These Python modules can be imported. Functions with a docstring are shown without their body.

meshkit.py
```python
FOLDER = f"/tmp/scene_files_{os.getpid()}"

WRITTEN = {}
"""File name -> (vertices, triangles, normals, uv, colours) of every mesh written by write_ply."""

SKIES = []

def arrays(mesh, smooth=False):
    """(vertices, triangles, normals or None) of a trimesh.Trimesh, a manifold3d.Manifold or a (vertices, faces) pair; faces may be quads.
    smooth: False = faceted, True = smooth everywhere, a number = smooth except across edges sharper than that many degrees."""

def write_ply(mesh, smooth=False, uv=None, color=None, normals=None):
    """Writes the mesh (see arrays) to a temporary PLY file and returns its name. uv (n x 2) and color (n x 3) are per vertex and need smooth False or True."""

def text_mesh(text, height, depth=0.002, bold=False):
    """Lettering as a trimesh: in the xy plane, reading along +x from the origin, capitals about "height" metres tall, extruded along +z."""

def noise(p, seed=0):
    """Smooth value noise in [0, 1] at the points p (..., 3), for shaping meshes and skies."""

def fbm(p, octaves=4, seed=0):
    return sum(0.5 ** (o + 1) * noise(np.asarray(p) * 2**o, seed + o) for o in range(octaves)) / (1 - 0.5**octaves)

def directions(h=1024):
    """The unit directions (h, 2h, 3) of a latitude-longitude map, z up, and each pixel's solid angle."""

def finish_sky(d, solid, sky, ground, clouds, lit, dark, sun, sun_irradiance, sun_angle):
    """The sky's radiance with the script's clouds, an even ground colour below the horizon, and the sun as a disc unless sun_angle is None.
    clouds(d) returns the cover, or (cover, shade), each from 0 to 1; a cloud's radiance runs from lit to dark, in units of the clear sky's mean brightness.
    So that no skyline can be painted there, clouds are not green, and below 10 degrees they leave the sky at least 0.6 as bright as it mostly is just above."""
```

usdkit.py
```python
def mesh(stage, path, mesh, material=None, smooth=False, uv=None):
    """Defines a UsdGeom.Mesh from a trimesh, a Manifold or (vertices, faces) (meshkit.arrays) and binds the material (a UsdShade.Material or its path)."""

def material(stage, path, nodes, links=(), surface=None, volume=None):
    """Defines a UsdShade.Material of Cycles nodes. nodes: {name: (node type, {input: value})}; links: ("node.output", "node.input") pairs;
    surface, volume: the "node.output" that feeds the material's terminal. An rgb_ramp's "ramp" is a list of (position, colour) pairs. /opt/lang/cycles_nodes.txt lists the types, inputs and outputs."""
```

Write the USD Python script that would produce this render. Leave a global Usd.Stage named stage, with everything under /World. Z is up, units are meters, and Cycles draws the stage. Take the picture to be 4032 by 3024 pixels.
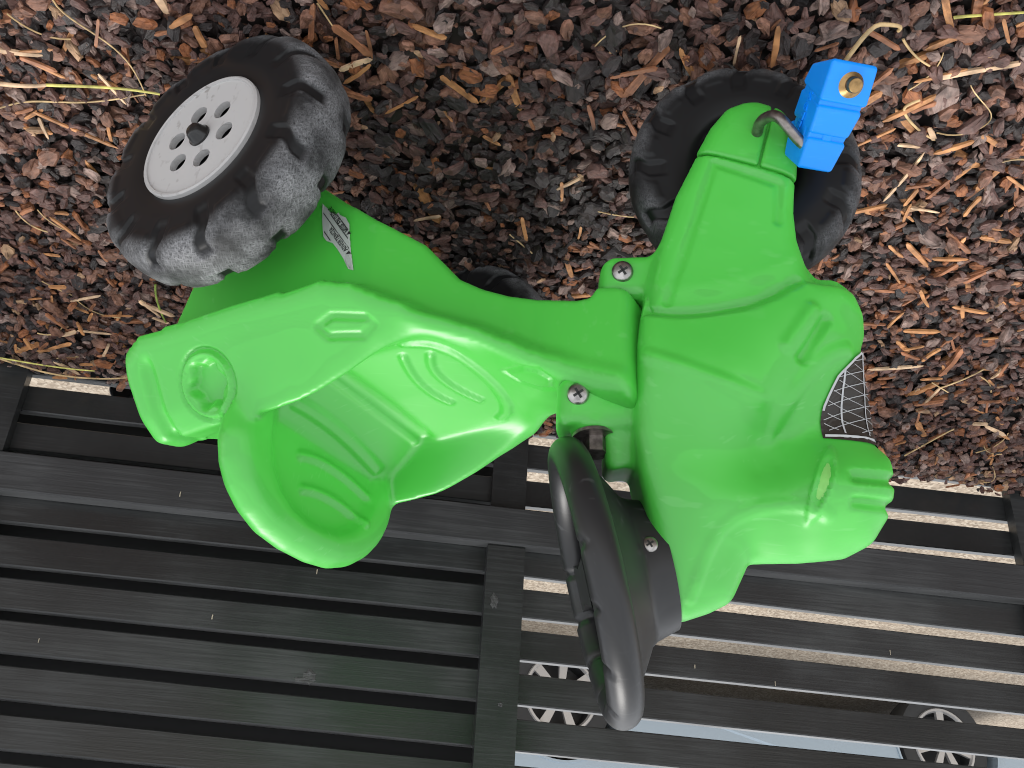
import math, random
import numpy as np, trimesh, usdkit, meshkit
from pxr import Usd, UsdGeom, UsdLux, UsdShade, Gf, Sdf, Vt
from scipy.interpolate import RBFInterpolator
from scipy.ndimage import map_coordinates
from shapely.geometry import Polygon, LineString

stage = Usd.Stage.CreateInMemory()
UsdGeom.SetStageUpAxis(stage, UsdGeom.Tokens.z)
UsdGeom.SetStageMetersPerUnit(stage, 1.0)
UsdGeom.Xform.Define(stage, '/World')
UsdGeom.Scope.Define(stage, '/World/Looks')

# ------------------------------------------------------------------ camera, sky, sun, exposure
FPX, PITCH, ROLL, HC = 4100.0, math.radians(30), math.radians(3.5), 0.786
EXPOSURE = 0.85
SKY_STRENGTH, SUN_INT, SUN_ANGLE = 0.094, 0.36, 26.0
SUN_EL, SUN_AZ = math.radians(60), math.radians(18)        # azimuth = atan2(x, y) of the direction towards the sun
FW = np.array([0, math.cos(PITCH), -math.sin(PITCH)])
_r, _u = np.array([1.0, 0, 0]), np.array([0, math.sin(PITCH), math.cos(PITCH)])
CR = math.cos(ROLL) * _r + math.sin(ROLL) * _u
CU = -math.sin(ROLL) * _r + math.cos(ROLL) * _u
CAM = np.array([0, 0, HC])
cam = UsdGeom.Camera.Define(stage, '/World/camera')
cam.CreateHorizontalApertureAttr(36.0); cam.CreateVerticalApertureAttr(27.0)
cam.CreateFocalLengthAttr(36.0 * FPX / 4032)
cam.CreateClippingRangeAttr(Gf.Vec2f(0.05, 200))
cam.CreateExposureAttr(EXPOSURE)
m4 = Gf.Matrix4d(1.0)                                        # the photographer held the phone upside down
for i, a in enumerate((-CR, -CU, -FW)):
    m4.SetRow(i, Gf.Vec4d(*map(float, a), 0))
m4.SetRow(3, Gf.Vec4d(0, 0, HC, 1))
cam.AddTransformOp().Set(m4)

SUN_DIR = np.array([math.sin(SUN_AZ) * math.cos(SUN_EL), math.cos(SUN_AZ) * math.cos(SUN_EL), math.sin(SUN_EL)])
sky_mat = usdkit.material(stage, '/World/Looks/sky', {
    'tc': ('texture_coordinate', {}), 'map': ('mapping', {'scale': (1, 1, 2.5)}),
    'sky': ('sky_texture', {'sky_type': 'single_scattering', 'sun_disc': False, 'sun_elevation': SUN_EL, 'sun_rotation': SUN_AZ}),
    'n': ('noise_texture', {'scale': 1.6, 'detail': 5.0, 'roughness': 0.55}),
    'rc': ('rgb_ramp', {'ramp': [(0.0, (0.78,) * 3), (0.45, (0.9,) * 3), (1.0, (1.0,) * 3)]}),
    'rk': ('rgb_ramp', {'ramp': [(0.3, (5.6, 5.9, 6.3)), (0.65, (9.2, 9.3, 9.5))]}),
    'mix': ('mix', {}), 'bg': ('background_shader', {'strength': SKY_STRENGTH})},
    [('tc.generated', 'map.vector'), ('map.vector', 'n.vector'), ('n.fac', 'rc.fac'), ('n.fac', 'rk.fac'),
     ('rc.color', 'mix.fac'), ('sky.color', 'mix.color1'), ('rk.color', 'mix.color2'), ('mix.color', 'bg.color')], surface='bg.background')
dome = UsdLux.DomeLight.Define(stage, '/World/sky')
UsdShade.MaterialBindingAPI.Apply(dome.GetPrim()).Bind(sky_mat)
dome.GetPrim().SetCustomDataByKey('kind', 'structure')
sun = UsdLux.DistantLight.Define(stage, '/World/sun')
sun.CreateIntensityAttr(SUN_INT); sun.CreateAngleAttr(SUN_ANGLE); sun.CreateNormalizeAttr(True)
sun.CreateColorAttr(Gf.Vec3f(1.0, 0.97, 0.93))
zax = SUN_DIR; xax = np.cross([0, 1, 0], zax); xax /= np.linalg.norm(xax); yax = np.cross(zax, xax)
ms = Gf.Matrix4d(1.0)
for i, a in enumerate((xax, yax, zax)):
    ms.SetRow(i, Gf.Vec4d(*map(float, a), 0))
sun.AddTransformOp().Set(ms)

# ------------------------------------------------------------------ helpers
USED = {}
def free(path):
    k = USED.get(path, 0); USED[path] = k + 1
    return path if k == 0 else f'{path}_{k:03d}'
def tag(p, label=None, cat=None, group=None, kind=None):
    p = p.GetPrim() if hasattr(p, 'GetPrim') else p
    for k, v in (('label', label), ('category', cat), ('group', group), ('kind', kind)):
        if v: p.SetCustomDataByKey(k, v)
    return p
def thing(name, label=None, cat=None, group=None, kind=None, loc=(0, 0, 0)):
    x = UsdGeom.Xform.Define(stage, free('/World/' + name))
    x.AddTranslateOp().Set(Gf.Vec3d(*map(float, loc)))
    tag(x, label, cat, group, kind)
    x.loc = np.array(loc, float)
    return x
def obj(name, mesh, mat, parent=None, smooth=False, origin=None, prim=None):
    """a mesh given in world coordinates; parent: a thing (its loc is taken off) or a mesh part under a thing"""
    base = str(parent.GetPath()) if parent is not None else '/World'
    org = getattr(parent, 'loc', np.zeros(3)) if parent is not None else np.zeros(3)
    v, f = (mesh.vertices, mesh.faces) if hasattr(mesh, 'vertices') else mesh
    m = usdkit.mesh(stage, free(base + '/' + name), trimesh.Trimesh(np.asarray(v) - org, f, process=False), mat, smooth)
    m.loc = org
    return m
def smst(a, b, x):
    t = np.clip((x - a) / (b - a), 0, 1); return t * t * (3 - 2 * t)
def proj(p):
    q = np.atleast_2d(p) - CAM; z = q @ FW
    return np.stack([2016 - q @ CR / z * FPX, 1512 + q @ CU / z * FPX], 1), z
def box(c, s, ax=np.eye(3)):
    b = trimesh.creation.box(extents=s); b.vertices = b.vertices @ np.asarray(ax) + c; return b
def tube(pts, r, n=8, caps=True, closed=False):
    pts = np.asarray(pts, float); k = len(pts); r = np.broadcast_to(r, k)
    tan = np.gradient(pts, axis=0) if not closed else np.roll(pts, -1, 0) - np.roll(pts, 1, 0)
    tan /= np.linalg.norm(tan, axis=1)[:, None]
    ref = np.array([0.31, 0.2, 0.93]); a = np.cross(tan[0], ref); a /= np.linalg.norm(a); A = []
    for t in tan:
        a = a - (a @ t) * t; a /= np.linalg.norm(a); A.append(a)
    A = np.array(A); B = np.cross(tan, A); th = np.linspace(0, 2 * np.pi, n, endpoint=False)
    v = (pts[:, None] + r[:, None, None] * (np.cos(th)[None, :, None] * A[:, None] + np.sin(th)[None, :, None] * B[:, None])).reshape(-1, 3)
    f = []
    for i in range(k if closed else k - 1):
        j = (i + 1) % k
        for q in range(n):
            w = (q + 1) % n
            f += [(i * n + q, j * n + w, j * n + q), (i * n + q, i * n + w, j * n + w)]
    if caps and not closed:
        v = np.vstack([v, pts[0], pts[-1]])
        for q in range(n):
            w = (q + 1) % n
            f += [(k * n, w, q), (k * n + 1, (k - 1) * n + q, (k - 1) * n + w)]
    return trimesh.Trimesh(v, np.array(f)[:, ::-1], process=False)
def bez(*p, n=14):
    """smooth curve through points"""
    p = np.array(p, float); t = np.linspace(0, len(p) - 1, n)
    from scipy.interpolate import CubicSpline
    return CubicSpline(np.arange(len(p)), p)(t) if len(p) > 2 else p[0] + (p[1] - p[0]) * np.linspace(0, 1, n)[:, None]
def revolve(prof, n=48, cap=True):
    prof = np.asarray(prof, float); th = np.linspace(0, 2 * np.pi, n, endpoint=False)   # (axis, radius)
    v = np.stack([np.repeat(prof[:, 0][:, None], n, 1), prof[:, 1][:, None] * np.cos(th), prof[:, 1][:, None] * np.sin(th)], -1).reshape(-1, 3)
    f = []
    for i in range(len(prof) - 1):
        for q in range(n):
            w = (q + 1) % n
            f += [(i * n + q, (i + 1) * n + q, (i + 1) * n + w), (i * n + q, (i + 1) * n + w, i * n + w)]
    return trimesh.Trimesh(v, f, process=True)
cat = trimesh.util.concatenate

class Frame:
    """local axes (f, l, z) of one half of the toy, placed in the world and scaled"""
    def __init__(s, o, f, l, z, k):
        s.M = np.array([f, l, z]); s.k = k; s.o = CAM + k * (np.asarray(o) - CAM)
    def w(s, p): return s.o + s.k * (np.atleast_2d(p) @ s.M)
    def mesh(s, m): return trimesh.Trimesh(s.w(m.vertices), m.faces, process=False)

# ------------------------------------------------------------------ signed distance tools
def smax(a, b, k):
    h = np.maximum(k - np.abs(a - b), 0) / k; return np.maximum(a, b) + h * h * k * 0.25
def smin(a, b, k): return -smax(-a, -b, k)
def poly_sdf(X, Y, P):
    P = np.asarray(P, float); d = np.full(X.shape, 1e9); ins = np.zeros(X.shape, bool)
    for (x0, y0), (x1, y1) in zip(P, np.roll(P, -1, 0)):
        ex, ey = x1 - x0, y1 - y0; wx, wy = X - x0, Y - y0
        t = np.clip((wx * ex + wy * ey) / (ex * ex + ey * ey + 1e-12), 0, 1)
        d = np.minimum(d, (wx - ex * t) ** 2 + (wy - ey * t) ** 2)
        c = (y0 <= Y) != (y1 <= Y)
        with np.errstate(divide='ignore', invalid='ignore'):
            ins ^= c & (X < x0 + (Y - y0) / (y1 - y0) * ex)
    return np.where(ins, -1, 1) * np.sqrt(d)
def line_dist(X, Y, P):
    d = np.full(np.shape(X), 1e9); P = np.asarray(P, float)
    for (x0, y0), (x1, y1) in zip(P[:-1], P[1:]):
        ex, ey = x1 - x0, y1 - y0
        t = np.clip(((X - x0) * ex + (Y - y0) * ey) / (ex * ex + ey * ey), 0, 1)
        d = np.minimum(d, (X - x0 - ex * t) ** 2 + (Y - y0 - ey * t) ** 2)
    return np.sqrt(d)
def surface_nets(D, lo, h):
    s = D < 0
    c = [(0,0,0),(1,0,0),(0,1,0),(1,1,0),(0,0,1),(1,0,1),(0,1,1),(1,1,1)]
    n = np.array(D.shape) - 1
    sl = lambda A, o: A[o[0]:o[0] + n[0], o[1]:o[1] + n[1], o[2]:o[2] + n[2]]
    cnt = sum(sl(s, o).astype(np.int8) for o in c)
    I = np.argwhere((cnt > 0) & (cnt < 8))
    dv = np.array([D[I[:, 0] + o[0], I[:, 1] + o[1], I[:, 2] + o[2]] for o in c])
    acc = np.zeros((len(I), 3)); k = np.zeros(len(I))
    for a, b in ((0,1),(2,3),(4,5),(6,7),(0,2),(1,3),(4,6),(5,7),(0,4),(1,5),(2,6),(3,7)):
        m = (dv[a] < 0) != (dv[b] < 0); t = dv[a][m] / (dv[a][m] - dv[b][m])
        acc[m] += np.array(c[a]) + t[:, None] * (np.array(c[b]) - np.array(c[a])); k[m] += 1
    V = lo + h * (I + acc / k[:, None])
    idx = np.full(n, -1, np.int64); idx[tuple(I.T)] = np.arange(len(I)); F = []
    for ax in range(3):
        o1, o2 = [(1, 2), (2, 0), (0, 1)][ax]
        A = np.take(s, range(0, D.shape[ax] - 1), ax); B = np.take(s, range(1, D.shape[ax]), ax)
        E = np.argwhere(A != B); E = E[(E[:, o1] > 0) & (E[:, o2] > 0) & (E[:, o1] < n[o1]) & (E[:, o2] < n[o2])]
        ins = s[tuple(E.T)]; d1, d2 = np.eye(3, dtype=int)[o1], np.eye(3, dtype=int)[o2]
        q = np.stack([idx[tuple((E - a).T)] for a in (d1 + d2, d2, 0 * d1, d1)], 1)
        q[~ins] = q[~ins][:, ::-1]; F.append(q)
    F = np.vstack(F); F = F[(F >= 0).all(1)]
    m = trimesh.Trimesh(V, np.vstack([F[:, [0, 1, 2]], F[:, [0, 2, 3]]]), process=False)
    trimesh.smoothing.filter_taubin(m, lamb=0.5, nu=0.52, iterations=6)
    return m
def vnormals(m):
    return meshkit.arrays(m, True)[2]

# ------------------------------------------------------------------ materials
def mat(name, nodes, links, surface='p.BSDF'):
    return usdkit.material(stage, '/World/Looks/' + name, nodes, links, surface=surface)
def plastic(name, col, rough=0.42, scuff=(0.5, 0.8, 0.5), amount=0.35, spec=0.5, bump=0.05, coat=0.0):
    light = tuple(max(0.01, min(1, c * 1.0 + s * 0.12)) for c, s in zip(col, scuff))
    return mat(name, {
        'g': ('geometry', {}), 'm': ('mapping', {'scale': (1, 1, 1)}), 'm2': ('mapping', {'scale': (30, 260, 90), 'rotation': (0.4, 0.7, 0.5)}),
        'n': ('noise_texture', {'scale': 7.0, 'detail': 4.0}), 's': ('noise_texture', {'scale': 1.0, 'detail': 2.0}),
        'sr': ('rgb_ramp', {'ramp': [(0.62, (0,) * 3), (0.70, (1,) * 3)]}), 'nr': ('rgb_ramp', {'ramp': [(0.42, (0,) * 3), (0.68, (1,) * 3)]}),
        'mul': ('math', {'math_type': 'multiply'}), 'k': ('math', {'math_type': 'multiply', 'value2': amount}),
        'c': ('mix', {'color1': col, 'color2': light}), 'rr': ('map_range', {'from_min': 0.3, 'from_max': 0.7, 'to_min': rough - 0.06, 'to_max': rough + 0.08}),
        'f': ('noise_texture', {'scale': 900.0, 'detail': 2.0}), 'b': ('bump', {'strength': bump, 'distance': 0.001}),
        'p': ('principled_bsdf', {'specular_ior_level': spec, 'coat_weight': coat, 'coat_roughness': 0.25})},
        [('g.position', 'm.vector'), ('m.vector', 'n.vector'), ('g.position', 'm2.vector'), ('m2.vector', 's.vector'), ('g.position', 'f.vector'),
         ('s.fac', 'sr.fac'), ('n.fac', 'nr.fac'), ('sr.color', 'mul.value1'), ('nr.color', 'mul.value2'), ('mul.value', 'k.value1'), ('k.value', 'c.fac'),
         ('c.color', 'p.base_color'), ('n.fac', 'rr.value'), ('rr.result', 'p.roughness'), ('f.fac', 'b.height'), ('b.normal', 'p.normal')])
GREEN = plastic('green_plastic', (0.058, 0.45, 0.046), 0.42, (1.0, 0.9, 1.0), 0.30, 0.7, 0.05, 0.2)
LENS = plastic('raw_plastic', (0.22, 0.58, 0.13), 0.6)
BLACKP = plastic('black_plastic', (0.009, 0.009, 0.0095), 0.40, (0.6, 0.6, 0.62), 0.6)
BLACKC = plastic('black_cap', (0.008, 0.008, 0.008), 0.2, (0.3, 0.3, 0.3), 0.2)
GREY = plastic('grey_plastic', (0.46, 0.45, 0.44), 0.45, (-2.4, -2.45, -2.5), 0.7)
BLUE = plastic('blue_vinyl', (0.0, 0.27, 0.92), 0.35, (0.5, 0.8, 1.0), 0.35)
def metal(name, col, rough):
    return mat(name, {'g': ('geometry', {}), 'n': ('noise_texture', {'scale': 160.0, 'detail': 4.0}),
        'r': ('rgb_ramp', {'ramp': [(0.35, tuple(c * 0.55 for c in col)), (0.6, col)]}),
        'p': ('principled_bsdf', {'metallic': 1.0, 'roughness': rough})},
        [('g.position', 'n.vector'), ('n.fac', 'r.fac'), ('r.color', 'p.base_color')])
STEEL = metal('steel', (0.45, 0.43, 0.41), 0.3)
DULL = metal('dull_steel', (0.30, 0.27, 0.25), 0.38)
BRASS = metal('brass', (0.40, 0.25, 0.11), 0.32)
WHEELRIM = mat('alloy', {'p': ('principled_bsdf', {'base_color': (0.45, 0.44, 0.43), 'metallic': 0.6, 'roughness': 0.35})}, [])
TYRE = mat('tyre_rubber', {
    'g': ('geometry', {}), 'w': ('attribute', {'attribute': 'wear_sheen'}),
    'm1': ('mapping', {'scale': (900, 130, 500), 'rotation': (0.3, 0.9, 0.6)}), 'm2': ('mapping', {'scale': (130, 900, 500), 'rotation': (0.9, 0.2, 1.4)}),
    'n1': ('noise_texture', {'scale': 1.0, 'detail': 3.0}), 'n2': ('noise_texture', {'scale': 1.0, 'detail': 3.0}), 'n3': ('noise_texture', {'scale': 26.0, 'detail': 4.0}),
    'mx': ('math', {'math_type': 'maximum'}), 'r': ('map_range', {'from_min': 0.30, 'from_max': 0.85, 'clamp': True}),
    'r3': ('map_range', {'from_min': 0.35, 'from_max': 0.62, 'to_min': 0.12, 'to_max': 1.0, 'clamp': True}),
    'a': ('math', {'math_type': 'multiply'}), 'b2': ('math', {'math_type': 'multiply'}),
    'c': ('mix', {'color1': (0.006, 0.006, 0.0063), 'color2': (0.36, 0.36, 0.37)}),  # tread grey: real wear, brightened by a sky reflection painted into it
    'ro': ('map_range', {'from_min': 0, 'from_max': 1, 'to_min': 0.36, 'to_max': 0.62}),
    'b': ('bump', {'strength': 0.25, 'distance': 0.0006}), 'p': ('principled_bsdf', {'specular_ior_level': 0.27})},
    [('g.position', 'm1.vector'), ('m1.vector', 'n1.vector'), ('g.position', 'm2.vector'), ('m2.vector', 'n2.vector'), ('g.position', 'n3.vector'),
     ('n1.fac', 'mx.value1'), ('n2.fac', 'mx.value2'), ('mx.value', 'r.value'), ('n3.fac', 'r3.value'), ('r.result', 'a.value1'), ('r3.result', 'a.value2'),
     ('a.value', 'b2.value1'), ('w.fac', 'b2.value2'), ('b2.value', 'c.fac'), ('c.color', 'p.base_color'), ('w.fac', 'ro.value'), ('ro.result', 'p.roughness'),
     ('b2.value', 'b.height'), ('b.normal', 'p.normal')])
def wood(name, base, light, axis, rough, k=1.0, bump=0.25, light_at=(0.5, 0.85)):
    t, n = axis
    return mat(name, {
        'g': ('geometry', {}), 'd1': ('vector_math', {'math_type': 'dot_product', 'vector2': tuple(t)}),
        'sx': ('separate_xyz', {}), 'cb': ('combine_xyz', {}),
        'sc': ('mapping', {'scale': (7 * k, 60 * k, 330 * k)}), 'n': ('noise_texture', {'scale': 1.0, 'detail': 6.0, 'roughness': 0.6, 'distortion': 0.4}),
        'big': ('noise_texture', {'scale': 6.0, 'detail': 5.0}), 'r': ('rgb_ramp', {'ramp': [(light_at[0], base), (light_at[1], light)]}),
        'ad': ('math', {'math_type': 'multiply_add', 'value2': 0.5}), 'hf': ('math', {'math_type': 'multiply', 'value2': 0.5}),
        'rr': ('map_range', {'from_min': 0.3, 'from_max': 0.7, 'to_min': rough - 0.1, 'to_max': rough + 0.15}),
        'sn': ('separate_xyz', {}), 'du': ('map_range', {'from_min': 0.75, 'from_max': 0.97, 'to_min': 0.0, 'to_max': 0.75, 'clamp': True}), 'dn': ('map_range', {'from_min': 0.35, 'from_max': 0.6, 'to_min': 0.4, 'to_max': 1.0, 'clamp': True}), 'dm': ('math', {'math_type': 'multiply'}), 'dc': ('mix', {'color2': (0.15, 0.15, 0.148)}),  # grey on upward faces: dust, plus sky sheen of the top edges painted in
        'b': ('bump', {'strength': bump, 'distance': 0.001}), 'p': ('principled_bsdf', {'specular_ior_level': 0.65})},
        [('g.position', 'd1.vector1'), ('g.position', 'sx.vector'), ('d1.value', 'cb.x'), ('sx.y', 'cb.y'), ('sx.z', 'cb.z'), ('cb.vector', 'sc.vector'), ('sc.vector', 'n.vector'),
         ('g.position', 'big.vector'), ('big.fac', 'hf.value1'), ('n.fac', 'ad.value1'), ('hf.value', 'ad.value3'), ('ad.value', 'r.fac'), ('r.color', 'dc.color1'), ('g.true_normal', 'sn.vector'), ('sn.z', 'du.value'), ('n.fac', 'dn.value'), ('du.result', 'dm.value1'), ('dn.result', 'dm.value2'), ('dm.value', 'dc.fac'), ('dc.color', 'p.base_color'),
         ('big.fac', 'rr.value'), ('rr.result', 'p.roughness'), ('n.fac', 'b.height'), ('b.normal', 'p.normal')])
def bark(name, base, var, rough=0.5):
    return mat(name, {
        'g': ('geometry', {}), 'oi': ('object_info', {}), 'tc': ('texture_coordinate', {}), 'm': ('mapping', {'scale': (3.0, 11, 8)}),
        'n': ('noise_texture', {'scale': 1.0, 'detail': 5.0, 'roughness': 0.65}), 'big': ('noise_texture', {'scale': 55.0, 'detail': 3.0}),
        'wn': ('white_noise_texture', {'dimensions': '1D'}), 'r': ('rgb_ramp', {'ramp': [(0.28, tuple(c * 0.6 for c in base)), (0.5, tuple((a + b) * 0.5 for a, b in zip(base, var))), (0.74, tuple(c * 0.98 for c in var))]}),
        'h': ('hsv', {}), 'vr': ('map_range', {'from_min': 0.3, 'from_max': 0.7, 'to_min': 0.55, 'to_max': 1.75}),
        'b': ('bump', {'strength': 0.8, 'distance': 0.0022}), 'p': ('principled_bsdf', {'roughness': rough, 'specular_ior_level': 0.45})},
        [('tc.object', 'm.vector'), ('m.vector', 'n.vector'), ('g.position', 'big.vector'), ('n.fac', 'r.fac'), ('r.color', 'h.color'), ('big.fac', 'vr.value'),
         ('vr.result', 'h.value'), ('h.color', 'p.base_color'), ('n.fac', 'b.height'), ('b.normal', 'p.normal')])
BARKS = [bark('bark_plum', (0.045, 0.022, 0.018), (0.155, 0.083, 0.068), 0.44), bark('bark_black', (0.010, 0.008, 0.008), (0.040, 0.030, 0.028), 0.36),
         bark('bark_grey', (0.10, 0.067, 0.057), (0.30, 0.205, 0.172), 0.5), bark('bark_brown', (0.095, 0.042, 0.027), (0.25, 0.125, 0.082), 0.5),
         bark('bark_rust', (0.13, 0.042, 0.018), (0.30, 0.115, 0.045), 0.55), bark('bark_tan', (0.24, 0.13, 0.07), (0.42, 0.27, 0.16), 0.6)]
SPLIN = [bark('splinter_orange', (0.30, 0.12, 0.045), (0.48, 0.24, 0.10), 0.55), bark('splinter_pale', (0.42, 0.26, 0.15), (0.62, 0.44, 0.28), 0.6), bark('splinter_red', (0.20, 0.075, 0.035), (0.34, 0.15, 0.075), 0.55)]
STRAW = bark('straw', (0.40, 0.26, 0.11), (0.58, 0.42, 0.22), 0.5)
GRASSY = bark('yellow_stem', (0.42, 0.40, 0.08), (0.58, 0.52, 0.16), 0.5)
GRASS = bark('green_blade', (0.16, 0.24, 0.04), (0.28, 0.36, 0.08), 0.5)
SOIL = bark('soil', (0.010, 0.008, 0.007), (0.028, 0.02, 0.017), 0.6)
PAVE = mat('paving', {'g': ('geometry', {}), 'v': ('voronoi_texture', {'scale': 90.0}), 'n': ('noise_texture', {'scale': 1.3, 'detail': 5.0}), 'n2': ('noise_texture', {'scale': 60.0, 'detail': 3.0}),
    'r': ('rgb_ramp', {'ramp': [(0.0, (0.20, 0.155, 0.11)), (0.5, (0.33, 0.26, 0.19)), (1.0, (0.47, 0.40, 0.31))]}), 'sep': ('separate_color', {}),
    'mx': ('mix', {'mix_type': 'multiply', 'fac': 0.6}), 'r2': ('rgb_ramp', {'ramp': [(0.35, (0.6,) * 3), (0.65, (1.1,) * 3)]}),
    'p': ('principled_bsdf', {'roughness': 0.8})},
    [('g.position', 'v.vector'), ('g.position', 'n.vector'), ('v.color', 'sep.color'), ('sep.r', 'r.fac'), ('n.fac', 'r2.fac'), ('r.color', 'mx.color1'), ('r2.color', 'mx.color2'), ('mx.color', 'p.base_color')])
CONC = mat('concrete', {'g': ('geometry', {}), 'n': ('noise_texture', {'scale': 14.0, 'detail': 6.0}), 'r': ('rgb_ramp', {'ramp': [(0.3, (0.22, 0.21, 0.19)), (0.7, (0.36, 0.34, 0.31))]}),
    'p': ('principled_bsdf', {'roughness': 0.85})}, [('g.position', 'n.vector'), ('n.fac', 'r.fac'), ('r.color', 'p.base_color')])
CARP = mat('car_paint', {'p': ('principled_bsdf', {'base_color': (0.30, 0.37, 0.43), 'metallic': 0.25, 'roughness': 0.35, 'coat_weight': 1.0, 'coat_roughness': 0.05})}, [])
DARKGLASS = mat('car_glass', {'p': ('principled_bsdf', {'base_color': (0.02, 0.024, 0.026), 'roughness': 0.05, 'specular_ior_level': 0.6})}, [])
RUBBER = mat('car_rubber', {'p': ('principled_bsdf', {'base_color': (0.025, 0.025, 0.025), 'roughness': 0.75})}, [])
TRIM = mat('car_trim', {'p': ('principled_bsdf', {'base_color': (0.02, 0.02, 0.021), 'roughness': 0.5})}, [])
LAMPG = mat('lamp_plastic', {'p': ('principled_bsdf', {'base_color': (0.6, 0.6, 0.6), 'roughness': 0.1})}, [])
REDL = mat('red_lamp', {'p': ('principled_bsdf', {'base_color': (0.4, 0.02, 0.015), 'roughness': 0.15})}, [])
LABEL = mat('label_silver', {'p': ('principled_bsdf', {'base_color': (0.42, 0.47, 0.42), 'roughness': 0.4})}, [])
INK = mat('ink', {'p': ('principled_bsdf', {'base_color': (0.012, 0.014, 0.012), 'roughness': 0.6})}, [])
STICK = mat('sticker_dark', {'p': ('principled_bsdf', {'base_color': (0.020, 0.016, 0.013), 'roughness': 0.4})}, [])
WHITE = mat('sticker_white', {'p': ('principled_bsdf', {'base_color': (0.48, 0.49, 0.50), 'roughness': 0.45})}, [])

# ------------------------------------------------------------------ the setting: bed of bark, wall, paving
AL = math.radians(7.2)
FT, FN = np.array([-math.cos(AL), math.sin(AL), 0]), np.array([-math.sin(AL), -math.cos(AL), 0])   # along the fence (picture right), towards the camera
P0 = np.array([-0.0053, 1.5359, 0.0])
FR = np.array([FT, FN, [0, 0, 1.0]])
def fen(t, n, z): return P0 + t * FT + n * FN + np.array([0, 0, z])
PAVE_Z = -1.012
def ground(x, y):
    x, y = np.asarray(x, float), np.asarray(y, float)
    g = 0.015 * np.exp(-((x + 0.20) ** 2 + (y - 0.74) ** 2) / 0.035) - 0.018 * np.exp(-((x - 0.29) ** 2 + (y - 0.76) ** 2) / 0.04)
    g = g + 0.020 * (meshkit.fbm(np.stack([x * 6, y * 6, 0 * x + 3], -1), 3, 5) - 0.5)
    g = g + 0.017 * smst(0.3, 0.9, -x) * smst(1.15, 1.5, y)
    return g - 0.012
plate = box((0, 20, PAVE_Z - 0.05), (120, 120, 0.1))
o = obj('paving', plate, PAVE); tag(o, kind='structure')
gx, gy = np.meshgrid(np.linspace(-2.6, 2.6, 150), np.linspace(-1.2, 0, 60), indexing='ij')
# the bed reaches to the fence line
W = np.stack([gx, gy + 1.2, 0 * gx], -1).reshape(-1, 3)
sx, sy = W[:, 0], (W[:, 1] / 1.2)
yend = 1.5359 - (sx + 0.0053) * math.tan(AL)
yy = -0.9 + sy * (yend + 0.9 - 0.004)
V = np.stack([sx, yy, ground(sx, yy) - 0.012], 1)
n0, n1 = gx.shape
q = np.array([[i * n1 + j, (i + 1) * n1 + j, (i + 1) * n1 + j + 1, i * n1 + j + 1] for i in range(n0 - 1) for j in range(n1 - 1)])
bed = thing('bark_bed', kind='structure')
obj('soil', trimesh.Trimesh(V, np.vstack([q[:, [0, 1, 2]], q[:, [0, 2, 3]]]), process=False), SOIL, bed, True)
ret = obj('retaining_wall', cat([box(fen(0, 0.06, (PAVE_Z - 0.055) / 2), (5.2, 0.10, -PAVE_Z - 0.055), FR)]), CONC)
tag(ret, 'low concrete wall holding up the bark bed under the black fence', 'wall')

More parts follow.
